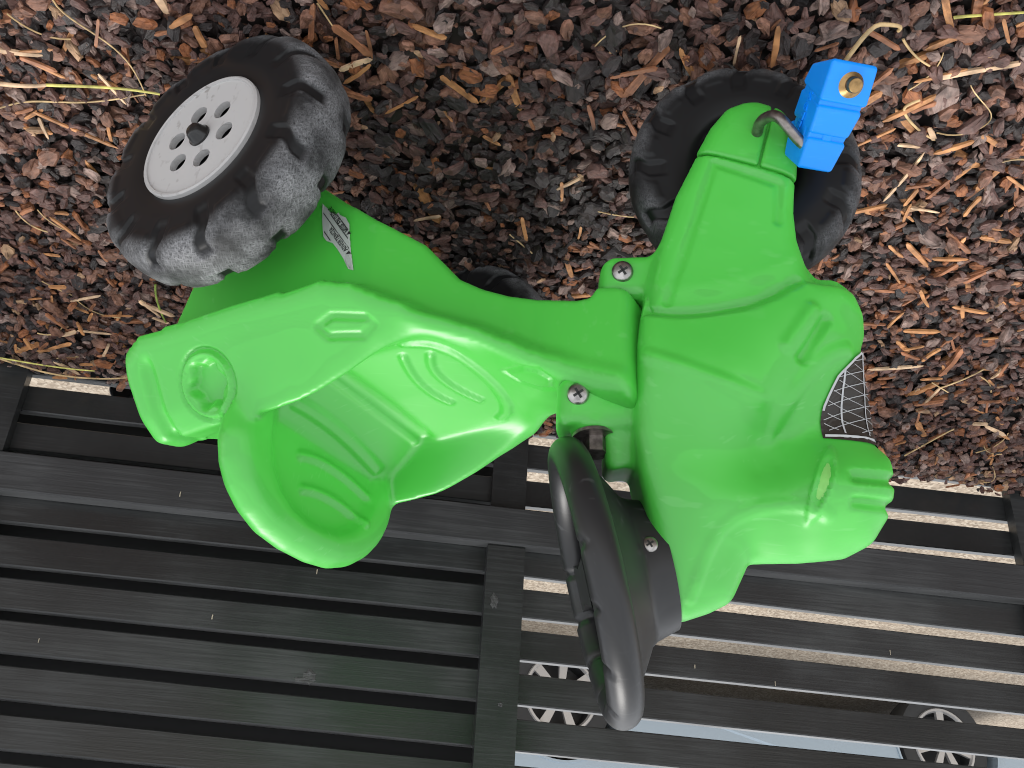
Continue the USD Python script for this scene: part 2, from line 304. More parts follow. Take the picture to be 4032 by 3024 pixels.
# ------------------------------------------------------------------ black slat fence
BLACKW = wood('black_fence', (0.010, 0.0105, 0.0105), (0.046, 0.048, 0.048), (FT, FN), 0.30, 1.0, 0.25)
BLACKV = wood('black_fence_faded', (0.014, 0.0145, 0.0145), (0.070, 0.072, 0.070), (FT, FN), 0.36, 0.8, 0.35)
BLACKR = wood('black_rough', (0.017, 0.017, 0.0175), (0.085, 0.085, 0.085), (FT, FN), 0.5, 0.6, 0.6)
BACKW = mat('black_backing', {'p': ('principled_bsdf', {'base_color': (0.006, 0.006, 0.006), 'roughness': 0.7})}, [])
rng = np.random.default_rng(7)
fence = thing('slat_fence', 'black stained timber fence of narrow horizontal slats behind the toy', 'fence', loc=fen(0, 0, 0))
def slat_mesh(t0, t1, n0_, n1_, z0, z1, b=0.0016, bow=0.0, fan=0.0):
    """long board with eased edges, bowed a little"""
    prof = [(n1_ - b, z0), (n1_, z0 + b), (n1_, z1 - b), (n1_ - b, z1), (n0_ + b, z1), (n0_, z1 - b), (n0_, z0 + b), (n0_ + b, z0)]
    ts = np.linspace(t0, t1, 9); v, f = [], []
    for t in ts:
        off = bow * math.sin((t - t0) / (t1 - t0) * math.pi) + fan * t
        v += [fen(t, n, z + off) for n, z in prof]
    k = len(prof)
    for i in range(len(ts) - 1):
        for a in range(k):
            b2 = (a + 1) % k
            f += [(i * k + a, i * k + b2, (i + 1) * k + b2), (i * k + a, (i + 1) * k + b2, (i + 1) * k + a)]
    for a in range(1, k - 1):
        f += [(0, a + 1, a), ((len(ts) - 1) * k, (len(ts) - 1) * k + a, (len(ts) - 1) * k + a + 1)]
    m = trimesh.Trimesh(np.array(v), f, process=False); m.fix_normals(); return m
tops = [-0.078, -0.0095, 0.0545, 0.1205] + [0.2375 + 0.0648 * k for k in range(8)]
for side, (t0, t1) in enumerate(((-1.45, -0.002), (0.002, 1.45))):
    for kz, z in enumerate(tops):
        dz = rng.uniform(-0.0008, 0.0008)
        fan = (0.0026 * (kz - 4) / 0.75 if kz > 3 else -0.001) if side == 0 else (0.0125 if kz > 3 else -0.009)
        obj('slat', slat_mesh(t0, t1, -0.014, 0.0, z - (0.062 if kz == 4 else 0.0448) + dz, z + dz, bow=rng.uniform(-0.002, 0.002), fan=fan), BLACKV if rng.random() < 0.4 else BLACKW, fence)
obj('rail', slat_mesh(-1.45, 1.45, 0.001, 0.027, 0.1375, 0.1985, 0.002), BLACKR, fence)
for t0, t1 in ((-0.030, 0.028), (-0.86, -0.766), (0.864, 0.95)):
    front = 0.0235 if t0 == -0.03 else 0.0255
    obj('post', slat_mesh(t0, t1, 0.0012, front, 0.2, 0.76, 0.002), BLACKW, fence)
    obj('lower_post', slat_mesh(t0 + 0.002, t1 - 0.001, 0.0012, 0.0085 if t0 == -0.03 else 0.022, -0.16, 0.1365, 0.002), BLACKW, fence)
obj('backing_board', slat_mesh(-1.45, -0.004, -0.075, -0.065, 0.022, 0.80, 0.001), BACKW, fence)

pc = fen(-0.637, -0.030, -0.012); pax = np.array([0.1, -0.55, 0.83]); pax /= np.linalg.norm(pax)
pe1 = np.cross(pax, [1, 0, 0]); pe1 /= np.linalg.norm(pe1); PM = np.array([pax, pe1, np.cross(pax, pe1)])
pp = revolve([(-0.10, 0.017), (-0.012, 0.017), (-0.010, 0.0195), (0.0, 0.0205), (0.001, 0.0185), (-0.004, 0.0150), (-0.06, 0.0145)], 32)
tag(obj('plastic_pipe', trimesh.Trimesh(pc + pp.vertices @ PM, pp.faces, process=False), BLACKP, None, 40), 'open end of a black plastic pipe in the lowest fence gap near the left post', 'pipe')
# knots and nail scratches on the boards
KNOT = wood('knot', (0.006, 0.006, 0.006), (0.11, 0.11, 0.105), (FT, FN), 0.5, 1.6, 1.0, (0.4, 0.8))
SCRATCH = mat('bare_wood', {'p': ('principled_bsdf', {'base_color': (0.42, 0.36, 0.27), 'roughness': 0.7})}, [])
r8 = np.random.default_rng(21)
def blob(t, z, n, rt_, rz_, thick, seed):
    r = np.random.default_rng(seed); a = np.linspace(0, 2 * np.pi, 15)[:-1]; k = r.uniform(0.6, 1.15, 14)
    ring = [fen(t + rt_ * k_ * math.cos(b), n, z + rz_ * k_ * math.sin(b)) for b, k_ in zip(a, k)]
    inner = [fen(t + 0.6 * rt_ * k_ * math.cos(b), n + thick * r.uniform(0.4, 1.2), z + 0.6 * rz_ * k_ * math.sin(b)) for b, k_ in zip(a, k)]
    f = [q_ for i in range(14) for q_ in ((i, (i + 1) % 14, 14 + (i + 1) % 14), (i, 14 + (i + 1) % 14, 14 + i), (14 + i, 14 + (i + 1) % 14, 28))]
    return trimesh.Trimesh(np.array(ring + inner + [fen(t, n + thick * 0.3, z)]), f, process=False)
obj('knot', blob(-0.271, 0.4195, 0.0003, 0.010, 0.0115, 0.0016, 1), KNOT, fence)
obj('knot', blob(-0.277, 0.4255, 0.0003, 0.020, 0.004, 0.0014, 2), KNOT, fence)
obj('knot', blob(0.003, 0.440, 0.0238, 0.0045, 0.004, 0.0010, 3), KNOT, fence)
obj('knot', blob(-0.0155, 0.290, 0.0238, 0.006, 0.013, 0.0012, 4), KNOT, fence)
for t, z in ((-0.282, 0.2645), (0.426, 0.3665), (-0.420, 0.348), (-0.6466, 0.4045), (-0.498, 0.176), (0.30, 0.352), (0.62, 0.30)):
    hz = r8.uniform(0.0045, 0.008); n_ = 0.0275 if 0.14 < z < 0.198 else 0.0004
    obj('nail_scratch', cat([box(fen(t, n_, z), (r8.uniform(0.0008, 0.0016), 0.0008, hz), FR)]), SCRATCH, fence)
# ------------------------------------------------------------------ the green tractor trike
az = 0.54719
RL = np.array([math.sin(az), -math.cos(az), 0]); RFV = np.array([RL[1], -RL[0], 0])
hub0 = np.array([0.29805, 0.72280, 0.0])
REAR = Frame(hub0 - 0.24 * RL, RFV, RL, np.array([0, 0, 1.0]), 1.025)
a_, t_ = 0.053, 0.244
HL = np.array([math.sin(a_) * math.cos(t_), -math.cos(a_) * math.cos(t_), math.sin(t_)])
HFV = np.cross(HL, [0, 0, 1]); HFV /= np.linalg.norm(HFV)
HEAD = Frame([-0.209, 0.757, 0.104], HFV, HL, np.cross(HFV, HL), 0.975)
toy = thing('ride_on_tractor', 'bright green plastic ride-on tractor trike with black steering wheel standing on the bark', 'ride-on toy', loc=REAR.w((0, 0, 0))[0] * [1, 1, 0])

def grid(lo, hi, h):
    ax = [np.arange(a, b, h) for a, b in zip(lo, hi)]
    return ax[0][:, None, None], ax[1][None, :, None], ax[2][None, None, :]

# ---- rear body
h = 0.0025
lo = np.array([-0.17, -0.19, 0.07])
F_, L_, Z_ = grid(lo, (0.40, 0.19, 0.475), h)
fa = F_.ravel()
Wf = np.interp(fa, [-0.16, -0.145, -0.12, 0, 0.10, 0.125, 0.16, 0.18, 0.2, 0.225, 0.25, 0.30, 0.36, 0.4], [0.145, 0.155, 0.163, 0.166, 0.162, 0.152, 0.127, 0.105, 0.086, 0.068, 0.058, 0.051, 0.047, 0.045])
# cross profiles of the moulded top: lip, crease, slope, arm ridge (outer, inner), foot of the ridge, seat or valley, middle
PROF = {-0.16: [(.163, .268), (.142, .298), (.118, .330), (.092, .346), (.062, .338), (.040, .318), (0, .297)],
    -0.10: [(.166, .269), (.145, .295), (.118, .332), (.098, .347), (.070, .336), (.045, .312), (0, .297)],
    -0.05: [(.168, .270), (.147, .295), (.120, .333), (.104, .350), (.085, .338), (.060, .312), (0, .297)],
    0.0: [(.168, .270), (.147, .296), (.121, .337), (.108, .356), (.098, .340), (.087, .304), (0, .298)],
    0.045: [(.168, .270), (.147, .296), (.120, .338), (.108, .354), (.098, .332), (.087, .302), (0, .298)],
    0.09: [(.164, .273), (.145, .296), (.120, .328), (.107, .339), (.097, .320), (.087, .300), (0, .298)],
    0.13: [(.152, .277), (.138, .292), (.120, .311), (.106, .318), (.096, .307), (.085, .299), (0, .298)],
    0.165: [(.126, .292), (.117, .298), (.107, .302), (.097, .305), (.088, .302), (.075, .300), (0, .299)],
    0.20: [(.088, .302), (.080, .305), (.070, .308), (.060, .309), (.050, .309), (.040, .309), (0, .309)],
    0.24: [(.060, .322), (.053, .326), (.046, .328), (.04, .329), (.034, .330), (.028, .330), (0, .330)],
    0.30: [(.051, .353), (.046, .357), (.040, .360), (.036, .361), (.03, .362), (.025, .362), (0, .362)],
    0.34: [(.048, .371), (.042, .374), (.038, .376), (.034, .377), (.03, .378), (.025, .378), (0, .378)],
    0.40: [(.046, .385), (.04, .388), (.036, .391), (.032, .392), (.028, .393), (.024, .393), (0, .393)]}
from scipy.ndimage import gaussian_filter
from scipy.interpolate import PchipInterpolator
la = L_.ravel()
PT = PchipInterpolator(np.array(sorted(PROF)), np.array([PROF[k] for k in sorted(PROF)]), axis=0)(np.clip(fa, -0.16, 0.40))
ZT = np.array([np.interp(np.abs(la), np.r_[q_[::-1, 0], q_[0, 0] + 0.02], np.r_[q_[::-1, 1], q_[0, 1] - 0.022]) for q_ in PT])
ZT = gaussian_filter(ZT, 1.5)
# step across the rear corner of the deck (tail panel)
step = -0.010 * smst(0.010, 0.003, np.abs(fa[:, None] + 0.118)) * smst(0.05, 0.065, np.abs(la)[None, :]) * smst(0.155, 0.14, np.abs(la)[None, :])
ZT = ZT + gaussian_filter(step, 1.0)
g0, g1 = np.gradient(ZT, h)
slope = np.sqrt(1 + g0 ** 2 + g1 ** 2)
dtop = (Z_ - ZT[:, :, None]) / slope[:, :, None]
wall = np.interp(fa, [-0.16, 0.10, 0.16, 0.2, 0.25, 0.3], [0.030, 0.030, 0.026, 0.020, 0.010, 0.003])
# outer edge: full width near the top, stepped in below the lip
zedge = np.array([ZT[i, np.argmin(np.abs(la - Wf[i]))] for i in range(len(fa))])
inn = smst(0.004, 0.022, zedge[:, None, None] - Z_)
lim = Wf[:, None, None] - wall[:, None, None] * inn
body = smax(dtop, np.abs(L_) - lim, 0.012)
zb = np.interp(fa, [-0.16, -0.125, -0.108, -0.095, -0.03, 0.04, 0.057, 0.085, 0.12, 0.16, 0.185, 0.205, 0.24, 0.29, 0.303, 0.31, 0.37], [0.262, 0.255, 0.238, 0.19, 0.110, 0.112, 0.126, 0.152, 0.180, 0.205, 0.236, 0.245, 0.256, 0.272, 0.273, 0.264, 0.278])
body = smax(body, zb[:, None, None] - Z_, 0.008)
body = smax(body, -(F_ + 0.152 - 0.10 * (Z_ - 0.30) * (Z_ > 0.3)), 0.012)
body = smax(body, F_ - 0.338, 0.012)
# seat back: thick dished shield
hw = [(-0.05, 0.11), (0.30, 0.119), (0.34, 0.123), (0.371, 0.122), (0.395, 0.113), (0.415, 0.097), (0.431, 0.075), (0.442, 0.048), (0.446, 0.018)]
out = [(w, z) for z, w in hw[1:]] + [(-w, z) for z, w in hw[1:][::-1]]
out = np.array(Polygon(out).buffer(-0.045, 32).buffer(0.045, 32).simplify(0.0003).exterior.coords)[:-1]
P2 = poly_sdf(*np.meshgrid(la, Z_.ravel(), indexing='ij'), out)[None, :, :]
fc = -0.022 - 0.10 * (Z_ - 0.36) * 0.5
seat = smax(P2, np.abs(F_ - fc) - 0.021, 0.030)
inset = [(0.078, 0.25), (0.079, 0.345), (0.076, 0.364), (0.067, 0.384), (0.052, 0.400), (0.033, 0.410), (0.011, 0.414)]
PI_ = poly_sdf(*np.meshgrid(la, Z_.ravel(), indexing='ij'), inset + [(-a, b) for a, b in inset[::-1]])[None, :, :]
dish = smax(smax(PI_, (-0.0085 - 0.05 * (Z_ - 0.36)) - F_, 0.011), F_ - 0.06, 0.01)
body = smin(body, seat, 0.008)
body = smax(body, -smax(dish, 0.297 - Z_, 0.004), 0.012)
wedge = smax(smax((Z_ - (0.2975 + (0.044 - F_) * 0.72)) * 0.81, np.abs(L_) - 0.094, 0.006), np.maximum(F_ - 0.05, -0.04 - F_), 0.006)
wedge = smax(smax(wedge, Z_ - 0.340, 0.010), 0.26 - Z_, 0.01)
body = smin(body, wedge, 0.006)
rear = surface_nets(body.astype(np.float32), lo, h)
v = rear.vertices; nrm = vnormals(rear); d = np.zeros(len(v))
f, l, z = v.T; upf = nrm[:, 2] > 0.3; al = np.abs(l)
def ridge(X, Y, P, w, amp, mask): return amp * smst(w, w * 0.25, line_dist(X, Y, P)) * mask
seatm = upf & (z < 0.335) & (z > 0.28)
for P in ([(0.126, 0.066), (0.112, 0.015), (0.119, -0.025)], [(0.151, 0.059), (0.136, 0.018), (0.148, -0.032)]):
    d += ridge(f, l, bez(*P, n=9), 0.0055, 0.0032, seatm)
d += ridge(f, l, bez((0.140, 0.086), (0.160, 0.074), (0.176, 0.042), (0.176, -0.023), (0.150, -0.07), n=14), 0.008, 0.0035, seatm)
for f0 in (0.042,):
    d += ridge(f, l, [(f0, -0.078), (f0, 0.078)], 0.006, 0.002, (z < 0.33))
backm = (nrm[:, 0] > 0.25) & (z > 0.30) & (f < 0.06)
for P in ([(0.034, 0.357), (-0.02, 0.350), (-0.094, 0.362)], [(0.022, 0.387), (-0.023, 0.380), (-0.072, 0.388)], [(0.07, 0.322), (0.0, 0.322), (-0.085, 0.330)]):
    d += ridge(l, z, bez(*P, n=9), 0.006, 0.0032, backm * smst(0.080, 0.070, al))
# filler cap pressed into the deck side
c0 = np.array([-0.048, 0.124, 0.316]); e1 = np.array([1.0, 0, 0]); e2 = np.array([0, -0.65, 0.76])
p1, p2 = (v - c0) @ e1, (v - c0) @ e2; rr = np.hypot(p1, p2); ph = np.arctan2(p2, p1)
near = (np.abs((v - c0) @ np.cross(e1, e2)) < 0.03) & (l > 0.05) & (f < 0.0)
lob = 0.0215 + 0.0022 * np.cos(6 * ph)
d += near * (-0.009 * smst(lob + 0.002, lob - 0.0035, rr) + 0.0018 * smst(0.0035, 0.001, np.abs(rr - 0.029)) - 0.0030 * smst(0.003, 0.0005, np.abs(rr - 0.0335)))
# lens-shaped emblem panel further forward
em = line_dist(f, z, [(0.088, 0.301), (0.104, 0.2955), (0.133, 0.298), (0.137, 0.302), (0.125, 0.3095), (0.096, 0.309), (0.088, 0.301)])
d += ((l > 0.085) & (f > 0.07) & (f < 0.16)) * (-0.0026 * smst(0.0042, 0.001, em))
fe = [(0.208, 0.0233), (0.236, 0.0437), (0.256, 0.0464), (0.266, 0.0377), (0.2545, 0.0167), (0.2386, 0.0087), (0.2161, 0.0087), (0.208, 0.0233)]
d += upf * (z > 0.30) * -0.0022 * smst(0.0040, 0.001, line_dist(f, l, fe))
rear.vertices = v + nrm * d[:, None]
rb = obj('rear_body', REAR.mesh(rear), GREEN, toy, True)
# torn paper warning label on the side panel
Db = body.astype(np.float32)
def onwall(ff, zz, off=0.0012):
    ls = np.linspace(0.185, 0.0, 371); n_ = len(ff)
    p = np.stack([np.repeat(np.asarray(ff)[:, None], 371, 1), np.repeat(ls[None], n_, 0), np.repeat(np.asarray(zz)[:, None], 371, 1)], -1)
    val = map_coordinates(Db, ((p - lo) / h).reshape(-1, 3).T, order=1, mode='nearest').reshape(n_, -1)
    return np.stack([ff, ls[np.argmax(val < 0, 1)] + off, zz], -1)
lab2 = np.array([(0.061, 0.149), (0.064, 0.153), (0.068, 0.157), (0.073, 0.164), (0.080, 0.168), (0.0825, 0.167), (0.085, 0.171), (0.092, 0.176), (0.098, 0.186), (0.103, 0.214), (0.109, 0.240), (0.104, 0.238), (0.098, 0.226), (0.088, 0.211), (0.082, 0.203), (0.074, 0.198), (0.069, 0.191), (0.0635, 0.168)])
def flat(poly):
    vv, ff = trimesh.creation.triangulate_polygon(poly, engine='earcut'); return np.asarray(vv), np.asarray(ff)
lp = Polygon(lab2)
vv, ff = flat(lp)
gq = trimesh.Trimesh(np.c_[vv, 0 * vv[:, :1]], ff, process=True); gq = gq.subdivide_to_size(0.006); vv, ff = gq.vertices[:, :2], gq.faces
lm = trimesh.Trimesh(REAR.w(onwall(vv[:, 0], vv[:, 1], 0.0012)), ff, process=False)
lbl = obj('warning_label', lm, LABEL, toy)
rd, ud = np.array([-0.575, -0.818]), np.array([-0.818, 0.575])
ink = []
def text_at(s, org, hgt, bold=True):
    tm = meshkit.text_mesh(s, hgt, 0.0001, bold)
    p = org + tm.vertices[:, :1] * rd + tm.vertices[:, 1:2] * ud
    return trimesh.Trimesh(REAR.w(onwall(p[:, 0], p[:, 1], 0.0017)), tm.faces, process=False)
for s, o2 in (('ADVERTENCIA', (0.1015, 0.2165)), ('MISE EN GARDE', (0.0985, 0.1935))):
    o2 = np.array(o2); ink.append(text_at(s, o2, 0.0042))
    tri = np.array([o2 - rd * 0.0055, o2 - rd * 0.0012, o2 - rd * 0.0033 + ud * 0.0042])
    ink.append(trimesh.Trimesh(REAR.w(onwall(tri[:, 0], tri[:, 1], 0.0017)), [[0, 1, 2]], process=False))
for k in range(-9, 14):
    base = np.array([0.1005, 0.205]) + ud * (0.0024 * k)
    if k in (-5, -4, 4, 3, 5) or k % 2: continue
    ln = LineString([base - rd * 0.03, base + rd * 0.06]).buffer(0.00042, cap_style=2).intersection(lp.buffer(-0.0016))
    for gpoly in getattr(ln, 'geoms', [ln]):
        if gpoly.area > 1e-7 and gpoly.geom_type == 'Polygon':
            a2, b2 = flat(gpoly); ink.append(trimesh.Trimesh(REAR.w(onwall(a2[:, 0], a2[:, 1], 0.0016)), b2, process=False))
obj('print', cat(ink), INK, lbl)

# ---- front body (hood and fork) in its own frame
h2 = 0.0022
lo2 = np.array([-0.19, -0.085, -0.075])
F2, L2, Z2 = grid(lo2, (0.135, 0.085, 0.44), h2)
prof = [(-0.051, 0.002), (-0.037, -0.027), (-0.022, -0.047), (-0.006, -0.054), (0.006, -0.055), (0.028, -0.048), (0.040, -0.032), (0.043, -0.017), (0.040, 0.027), (0.038, 0.057), (0.040, 0.084), (0.047, 0.110), (0.055, 0.121),
        (0.072, 0.119), (0.090, 0.131), (0.099, 0.148), (0.101, 0.165), (0.097, 0.178), (0.098, 0.20), (0.102, 0.235), (0.105, 0.266), (0.114, 0.278), (0.115, 0.30), (0.112, 0.327), (0.101, 0.349), (0.08, 0.361), (0.04, 0.3665), (0.010, 0.368), (-0.002, 0.369),
        (-0.009, 0.384), (-0.017, 0.402), (-0.036, 0.412), (-0.056, 0.419), (-0.067, 0.420), (-0.075, 0.412), (-0.081, 0.399), (-0.091, 0.345), (-0.101, 0.300), (-0.104, 0.270), (-0.103, 0.19), (-0.100, 0.163), (-0.095, 0.138), (-0.085, 0.094), (-0.071, 0.045)]
prof = np.array(Polygon(prof).buffer(0.006, 24).buffer(-0.024, 32).buffer(0.018, 32).simplify(0.0002).exterior.coords)[:-1]
pf = poly_sdf(*np.meshgrid(F2.ravel(), Z2.ravel(), indexing='ij'), prof)
wc = np.array([(-0.02, -0.05, 0.050), (0.02, -0.05, 0.050), (-0.05, 0.0, 0.051), (0.04, 0.0, 0.051), (0, 0, 0.053), (0, 0.03, 0.052), (-0.06, 0.05, 0.050), (0.035, 0.05, 0.050), (-0.02, 0.06, 0.053), (-0.08, 0.1, 0.051), (0.03, 0.1, 0.051), (-0.03, 0.10, 0.054),
    (-0.095, 0.14, 0.053), (-0.05, 0.145, 0.057), (0, 0.135, 0.056), (0.045, 0.118, 0.053),
    (-0.1, 0.17, 0.060), (-0.05, 0.18, 0.065), (0, 0.17, 0.064), (0.03, 0.155, 0.061), (0.06, 0.14, 0.055), (0.085, 0.145, 0.045), (0.095, 0.165, 0.034),
    (-0.1, 0.203, 0.066), (-0.07, 0.213, 0.0715), (-0.033, 0.227, 0.0725), (0.0, 0.236, 0.066), (0.02, 0.205, 0.062), (0.045, 0.185, 0.058), (0.07, 0.175, 0.050), (0.09, 0.19, 0.034),
    (-0.1, 0.25, 0.063), (-0.06, 0.25, 0.064), (-0.03, 0.262, 0.058), (0.0, 0.27, 0.037), (0.02, 0.262, 0.031), (0.03, 0.235, 0.050), (0.05, 0.215, 0.047), (0.06, 0.24, 0.034), (0.09, 0.24, 0.030), (0.1, 0.26, 0.030), (0.055, 0.262, 0.036),
    (0.05, 0.283, 0.052), (0.08, 0.28, 0.050), (0.11, 0.282, 0.047), (0.02, 0.29, 0.038), (0.0, 0.295, 0.040), (-0.02, 0.29, 0.049),
    (0.05, 0.305, 0.064), (0.08, 0.31, 0.061), (0.11, 0.31, 0.052), (0.02, 0.32, 0.050), (0.0, 0.325, 0.050), (-0.02, 0.33, 0.053),
    (0.05, 0.327, 0.057), (0.08, 0.328, 0.054), (0.05, 0.345, 0.038), (0.08, 0.345, 0.036), (0.1, 0.34, 0.034), (0.02, 0.345, 0.035), (0.0, 0.345, 0.035), (0.0, 0.36, 0.020), (0.04, 0.362, 0.020), (0.08, 0.358, 0.020),
    (-0.09, 0.30, 0.060), (-0.06, 0.31, 0.061), (-0.04, 0.33, 0.058), (-0.085, 0.35, 0.055), (-0.06, 0.36, 0.054), (-0.042, 0.36, 0.050), (-0.026, 0.36, 0.036), (-0.015, 0.375, 0.024), (-0.07, 0.39, 0.045), (-0.05, 0.39, 0.043), (-0.03, 0.39, 0.030), (-0.06, 0.413, 0.034), (-0.045, 0.41, 0.030), (-0.03, 0.408, 0.022)])
f2, z2 = F2.ravel(), Z2.ravel()
FZ = np.stack(np.meshgrid(f2, z2, indexing='ij'), -1).reshape(-1, 2)
wf2 = RBFInterpolator(wc[:, :2], wc[:, 2], kernel='linear', neighbors=24, smoothing=0.0005)(FZ[:, :]).reshape(len(f2), len(z2))
wf2 = gaussian_filter(wf2, 1.2)
g0, g1 = np.gradient(wf2, h2)
hd = (np.abs(L2) - wf2[:, None, :]) / np.sqrt(1 + g0 ** 2 + g1 ** 2)[:, None, :]
hd = smax(pf[:, None, :], hd, 0.018)
# wheel well between the two fork legs
well = smax(np.hypot(F2, Z2) - 0.118, np.abs(L2) - 0.034, 0.01)
hd = smax(hd, -well, 0.008)
# hinge lugs at the back
def lug(zc, hz, f0, lw):
    b = smax(np.abs(Z2 - zc + 0.06 * (F2 + 0.1)) - hz, np.abs(L2) - lw, 0.008); return smax(smax(b, F2 + 0.07, 0.004), f0 - F2, 0.016)
hd = smin(hd, lug(0.120, 0.020, -0.136, 0.036), 0.010)
hd = smin(hd, lug(0.2350, 0.0225, -0.171, 0.040), 0.010)
hd = smin(hd, smax(smax(np.abs(Z2 - 0.266 + 0.25 * (F2 + 0.1)) - 0.026, np.abs(L2) - 0.034, 0.006), np.abs(F2 + 0.098) - 0.030, 0.012), 0.012)
BZ, BA = np.array([-0.1360, 0.020, 0.2660]), np.array([0.02, 0.26, 0.965]); BA = BA / np.linalg.norm(BA)
bd = [X_ - c for X_, c in zip((F2, L2, Z2), BZ)]; bh = bd[0] * BA[0] + bd[1] * BA[1] + bd[2] * BA[2]
br = np.sqrt(np.maximum(bd[0] ** 2 + bd[1] ** 2 + bd[2] ** 2 - bh ** 2, 0))
hd = smin(hd, smax(br - 0.0215, smax(bh, -0.032 - bh, 0.002), 0.003), 0.003)
Dh = hd.astype(np.float32)
hd = hd + 0.0045 * smst(0.0012, -0.0012, Z2 - (0.0165 + 0.27 * F2)) * smst(0.026, 0.030, L2)
head = surface_nets(hd.astype(np.float32), lo2, h2)
v = head.vertices; nrm = vnormals(head); f, l, z = v.T; al = np.abs(l); side = (np.abs(nrm[:, 1]) > 0.35) & (al > 0.028); d = np.zeros(len(v))
d += side * 0.0022 * smst(0.010, 0.001, line_dist(f, z, [(-0.096, 0.204), (-0.06, 0.217), (-0.028, 0.229), (0.0, 0.239)])) * smst(0.012, -0.01, f)
d += side * 0.0018 * smst(0.008, 0.001, line_dist(f, z, bez((-0.056, 0.402), (-0.043, 0.366), (-0.026, 0.341), (0.001, 0.328), (0.03, 0.325), (0.055, 0.332), n=20)))
d += side * 0.0028 * smst(0.010, 0.001, line_dist(f, z, bez((0.010, 0.262), (0.024, 0.238), (0.048, 0.206), (0.078, 0.186), n=16))) * smst(0.0, 0.012, f - 0.006)
cr = bez((-0.100, 0.158), (-0.075, 0.1625), (-0.050, 0.1615), (-0.025, 0.157), (0.0, 0.149), (0.02, 0.138), (0.036, 0.128), n=24)
zc = np.interp(f, cr[:, 0], cr[:, 1]); ld = line_dist(f, z, cr)
d += side * (-0.0042 * smst(0.007, 0.001, ld) - 0.004 * smst(0.004, -0.004, z - zc) * smst(0.03, 0.0, zc - z))
d += side * (-0.0050) * smst(0.0075, 0.001, line_dist(f, z, [(0.036, 0.199), (0.058, 0.163)])) + side * 0.0035 * smst(0.009, 0.001, line_dist(f, z, [(0.023, 0.190), (0.046, 0.155)]))
rc = line_dist(f, z, [(-0.078, 0.151), (-0.054, 0.075), (-0.036, 0.014), (0.022, 0.034), (0.020, 0.07)])
d += side * (z > 0.005) * -0.0022 * smst(0.006, 0.001, rc)
fr = (f > 0.068) & (z > 0.272) & (z < 0.345)
for zz in (0.300, 0.3215):
    d += fr * -0.0048 * smst(0.0075, 0.001, np.abs(z - zz)) * smst(0.068, 0.076, f)
lens = np.hypot((f - 0.050 - 0.006 * (0.306 - z) / 0.02) / 0.0055, (z - 0.306) / 0.0225)
d += side * (0.0022 * smst(0.5, 0.1, np.abs(lens - 1.15)) - 0.0012 * smst(1.05, 0.8, lens))
head.vertices = v + nrm * d[:, None]
fb = obj('front_body', HEAD.mesh(head), GREEN, toy, True)
# pale raw patch in the lamp slot
def front_ray(th, zz):
    """outermost point of the nose along direction th (in the f-l plane) from an inner axis"""
    r = np.linspace(0.0, 0.11, 221); p = np.stack([0.055 + r * math.cos(th), r * math.sin(th), 0 * r + zz], 1)
    val = map_coordinates(Dh, ((p - lo2) / h2).T, order=1, mode='nearest'); k = np.argmax(val > 0); return p[k]
def side_hit(ff, zz):
    ls = np.linspace(0.085, 0.0, 341); p = np.stack([0 * ls + ff, ls, 0 * ls + zz], 1)
    val = map_coordinates(Dh, ((p - lo2) / h2).T, order=1, mode='nearest'); return p[np.argmax(val < 0)]
lens_pts = [side_hit(0.050 + 0.0048 * r_ * math.cos(a) - 0.006 * 0.0205 * r_ * math.sin(a) / 0.02, 0.306 + 0.0205 * r_ * math.sin(a)) - [0, 0.0006, 0] for r_ in (1.0, 0.5) for a in np.linspace(0, 2 * np.pi, 25)[:-1]] + [side_hit(0.050, 0.306) - [0, 0.0006, 0]]
lens_f = [t3 for k in range(24) for t3 in ((k, (k + 1) % 24, 24 + (k + 1) % 24), (k, 24 + (k + 1) % 24, 24 + k), (24 + k, 24 + (k + 1) % 24, 48))]
obj('lamp_slot', HEAD.mesh(trimesh.Trimesh(np.array(lens_pts), lens_f, process=False)), LENS, toy, True)
zs = np.linspace(0.180, 0.2645, 30)
def edge(zz): return np.interp(zz, [0.180, 0.19, 0.21, 0.237, 0.25, 0.2645], [0.55, 0.85, 1.25, 1.52, 1.58, 1.55])
gridp = np.array([[front_ray(th, zz + 0.003 * math.cos(th)) for th in np.linspace(-1.2, edge(zz), 48)] for zz in zs])
dirs = np.array([[(math.cos(th), math.sin(th), 0) for th in np.linspace(-1.2, edge(zz), 48)] for zz in zs])
def patch(Pg):
    a, b = Pg.shape[:2]; qd = np.array([(i * b + j, i * b + j + 1, (i + 1) * b + j + 1, (i + 1) * b + j) for i in range(a - 1) for j in range(b - 1)])
    fc_ = np.vstack([qd[:, [0, 1, 2]], qd[:, [0, 2, 3]]]); return trimesh.Trimesh(Pg.reshape(-1, 3), fc_, process=False)
stk = obj('grille_sticker', HEAD.mesh(patch(gridp + dirs * 0.0012)), STICK, toy)
white = []
def on_nose(th, zz): 
    p = front_ray(th, zz); return p + np.array([math.cos(th), math.sin(th), 0]) * 0.0019
def strip(pts, w):
    P = np.array([on_nose(a, b) for a, b in pts]); T = np.gradient(P, axis=0); N = np.array([(math.cos(a), math.sin(a), 0) for a, _ in pts]); S = np.cross(T, N); S /= np.linalg.norm(S, axis=1)[:, None]
    return patch(np.stack([P - S * w, P + S * w], 1))
for th, z_a in ((0.62, 0.184), (1.08, 0.203)):
    zz = np.linspace(z_a, 0.259, 12); white.append(strip([(th, a) for a in zz], 0.0010))
zz = np.linspace(-1.0, 1.5, 14); white.append(strip([(a, 0.262) for a in zz], 0.0011))
white.append(strip([(edge(b) - 0.03, b) for b in np.linspace(0.184, 0.240, 16)], 0.0010))
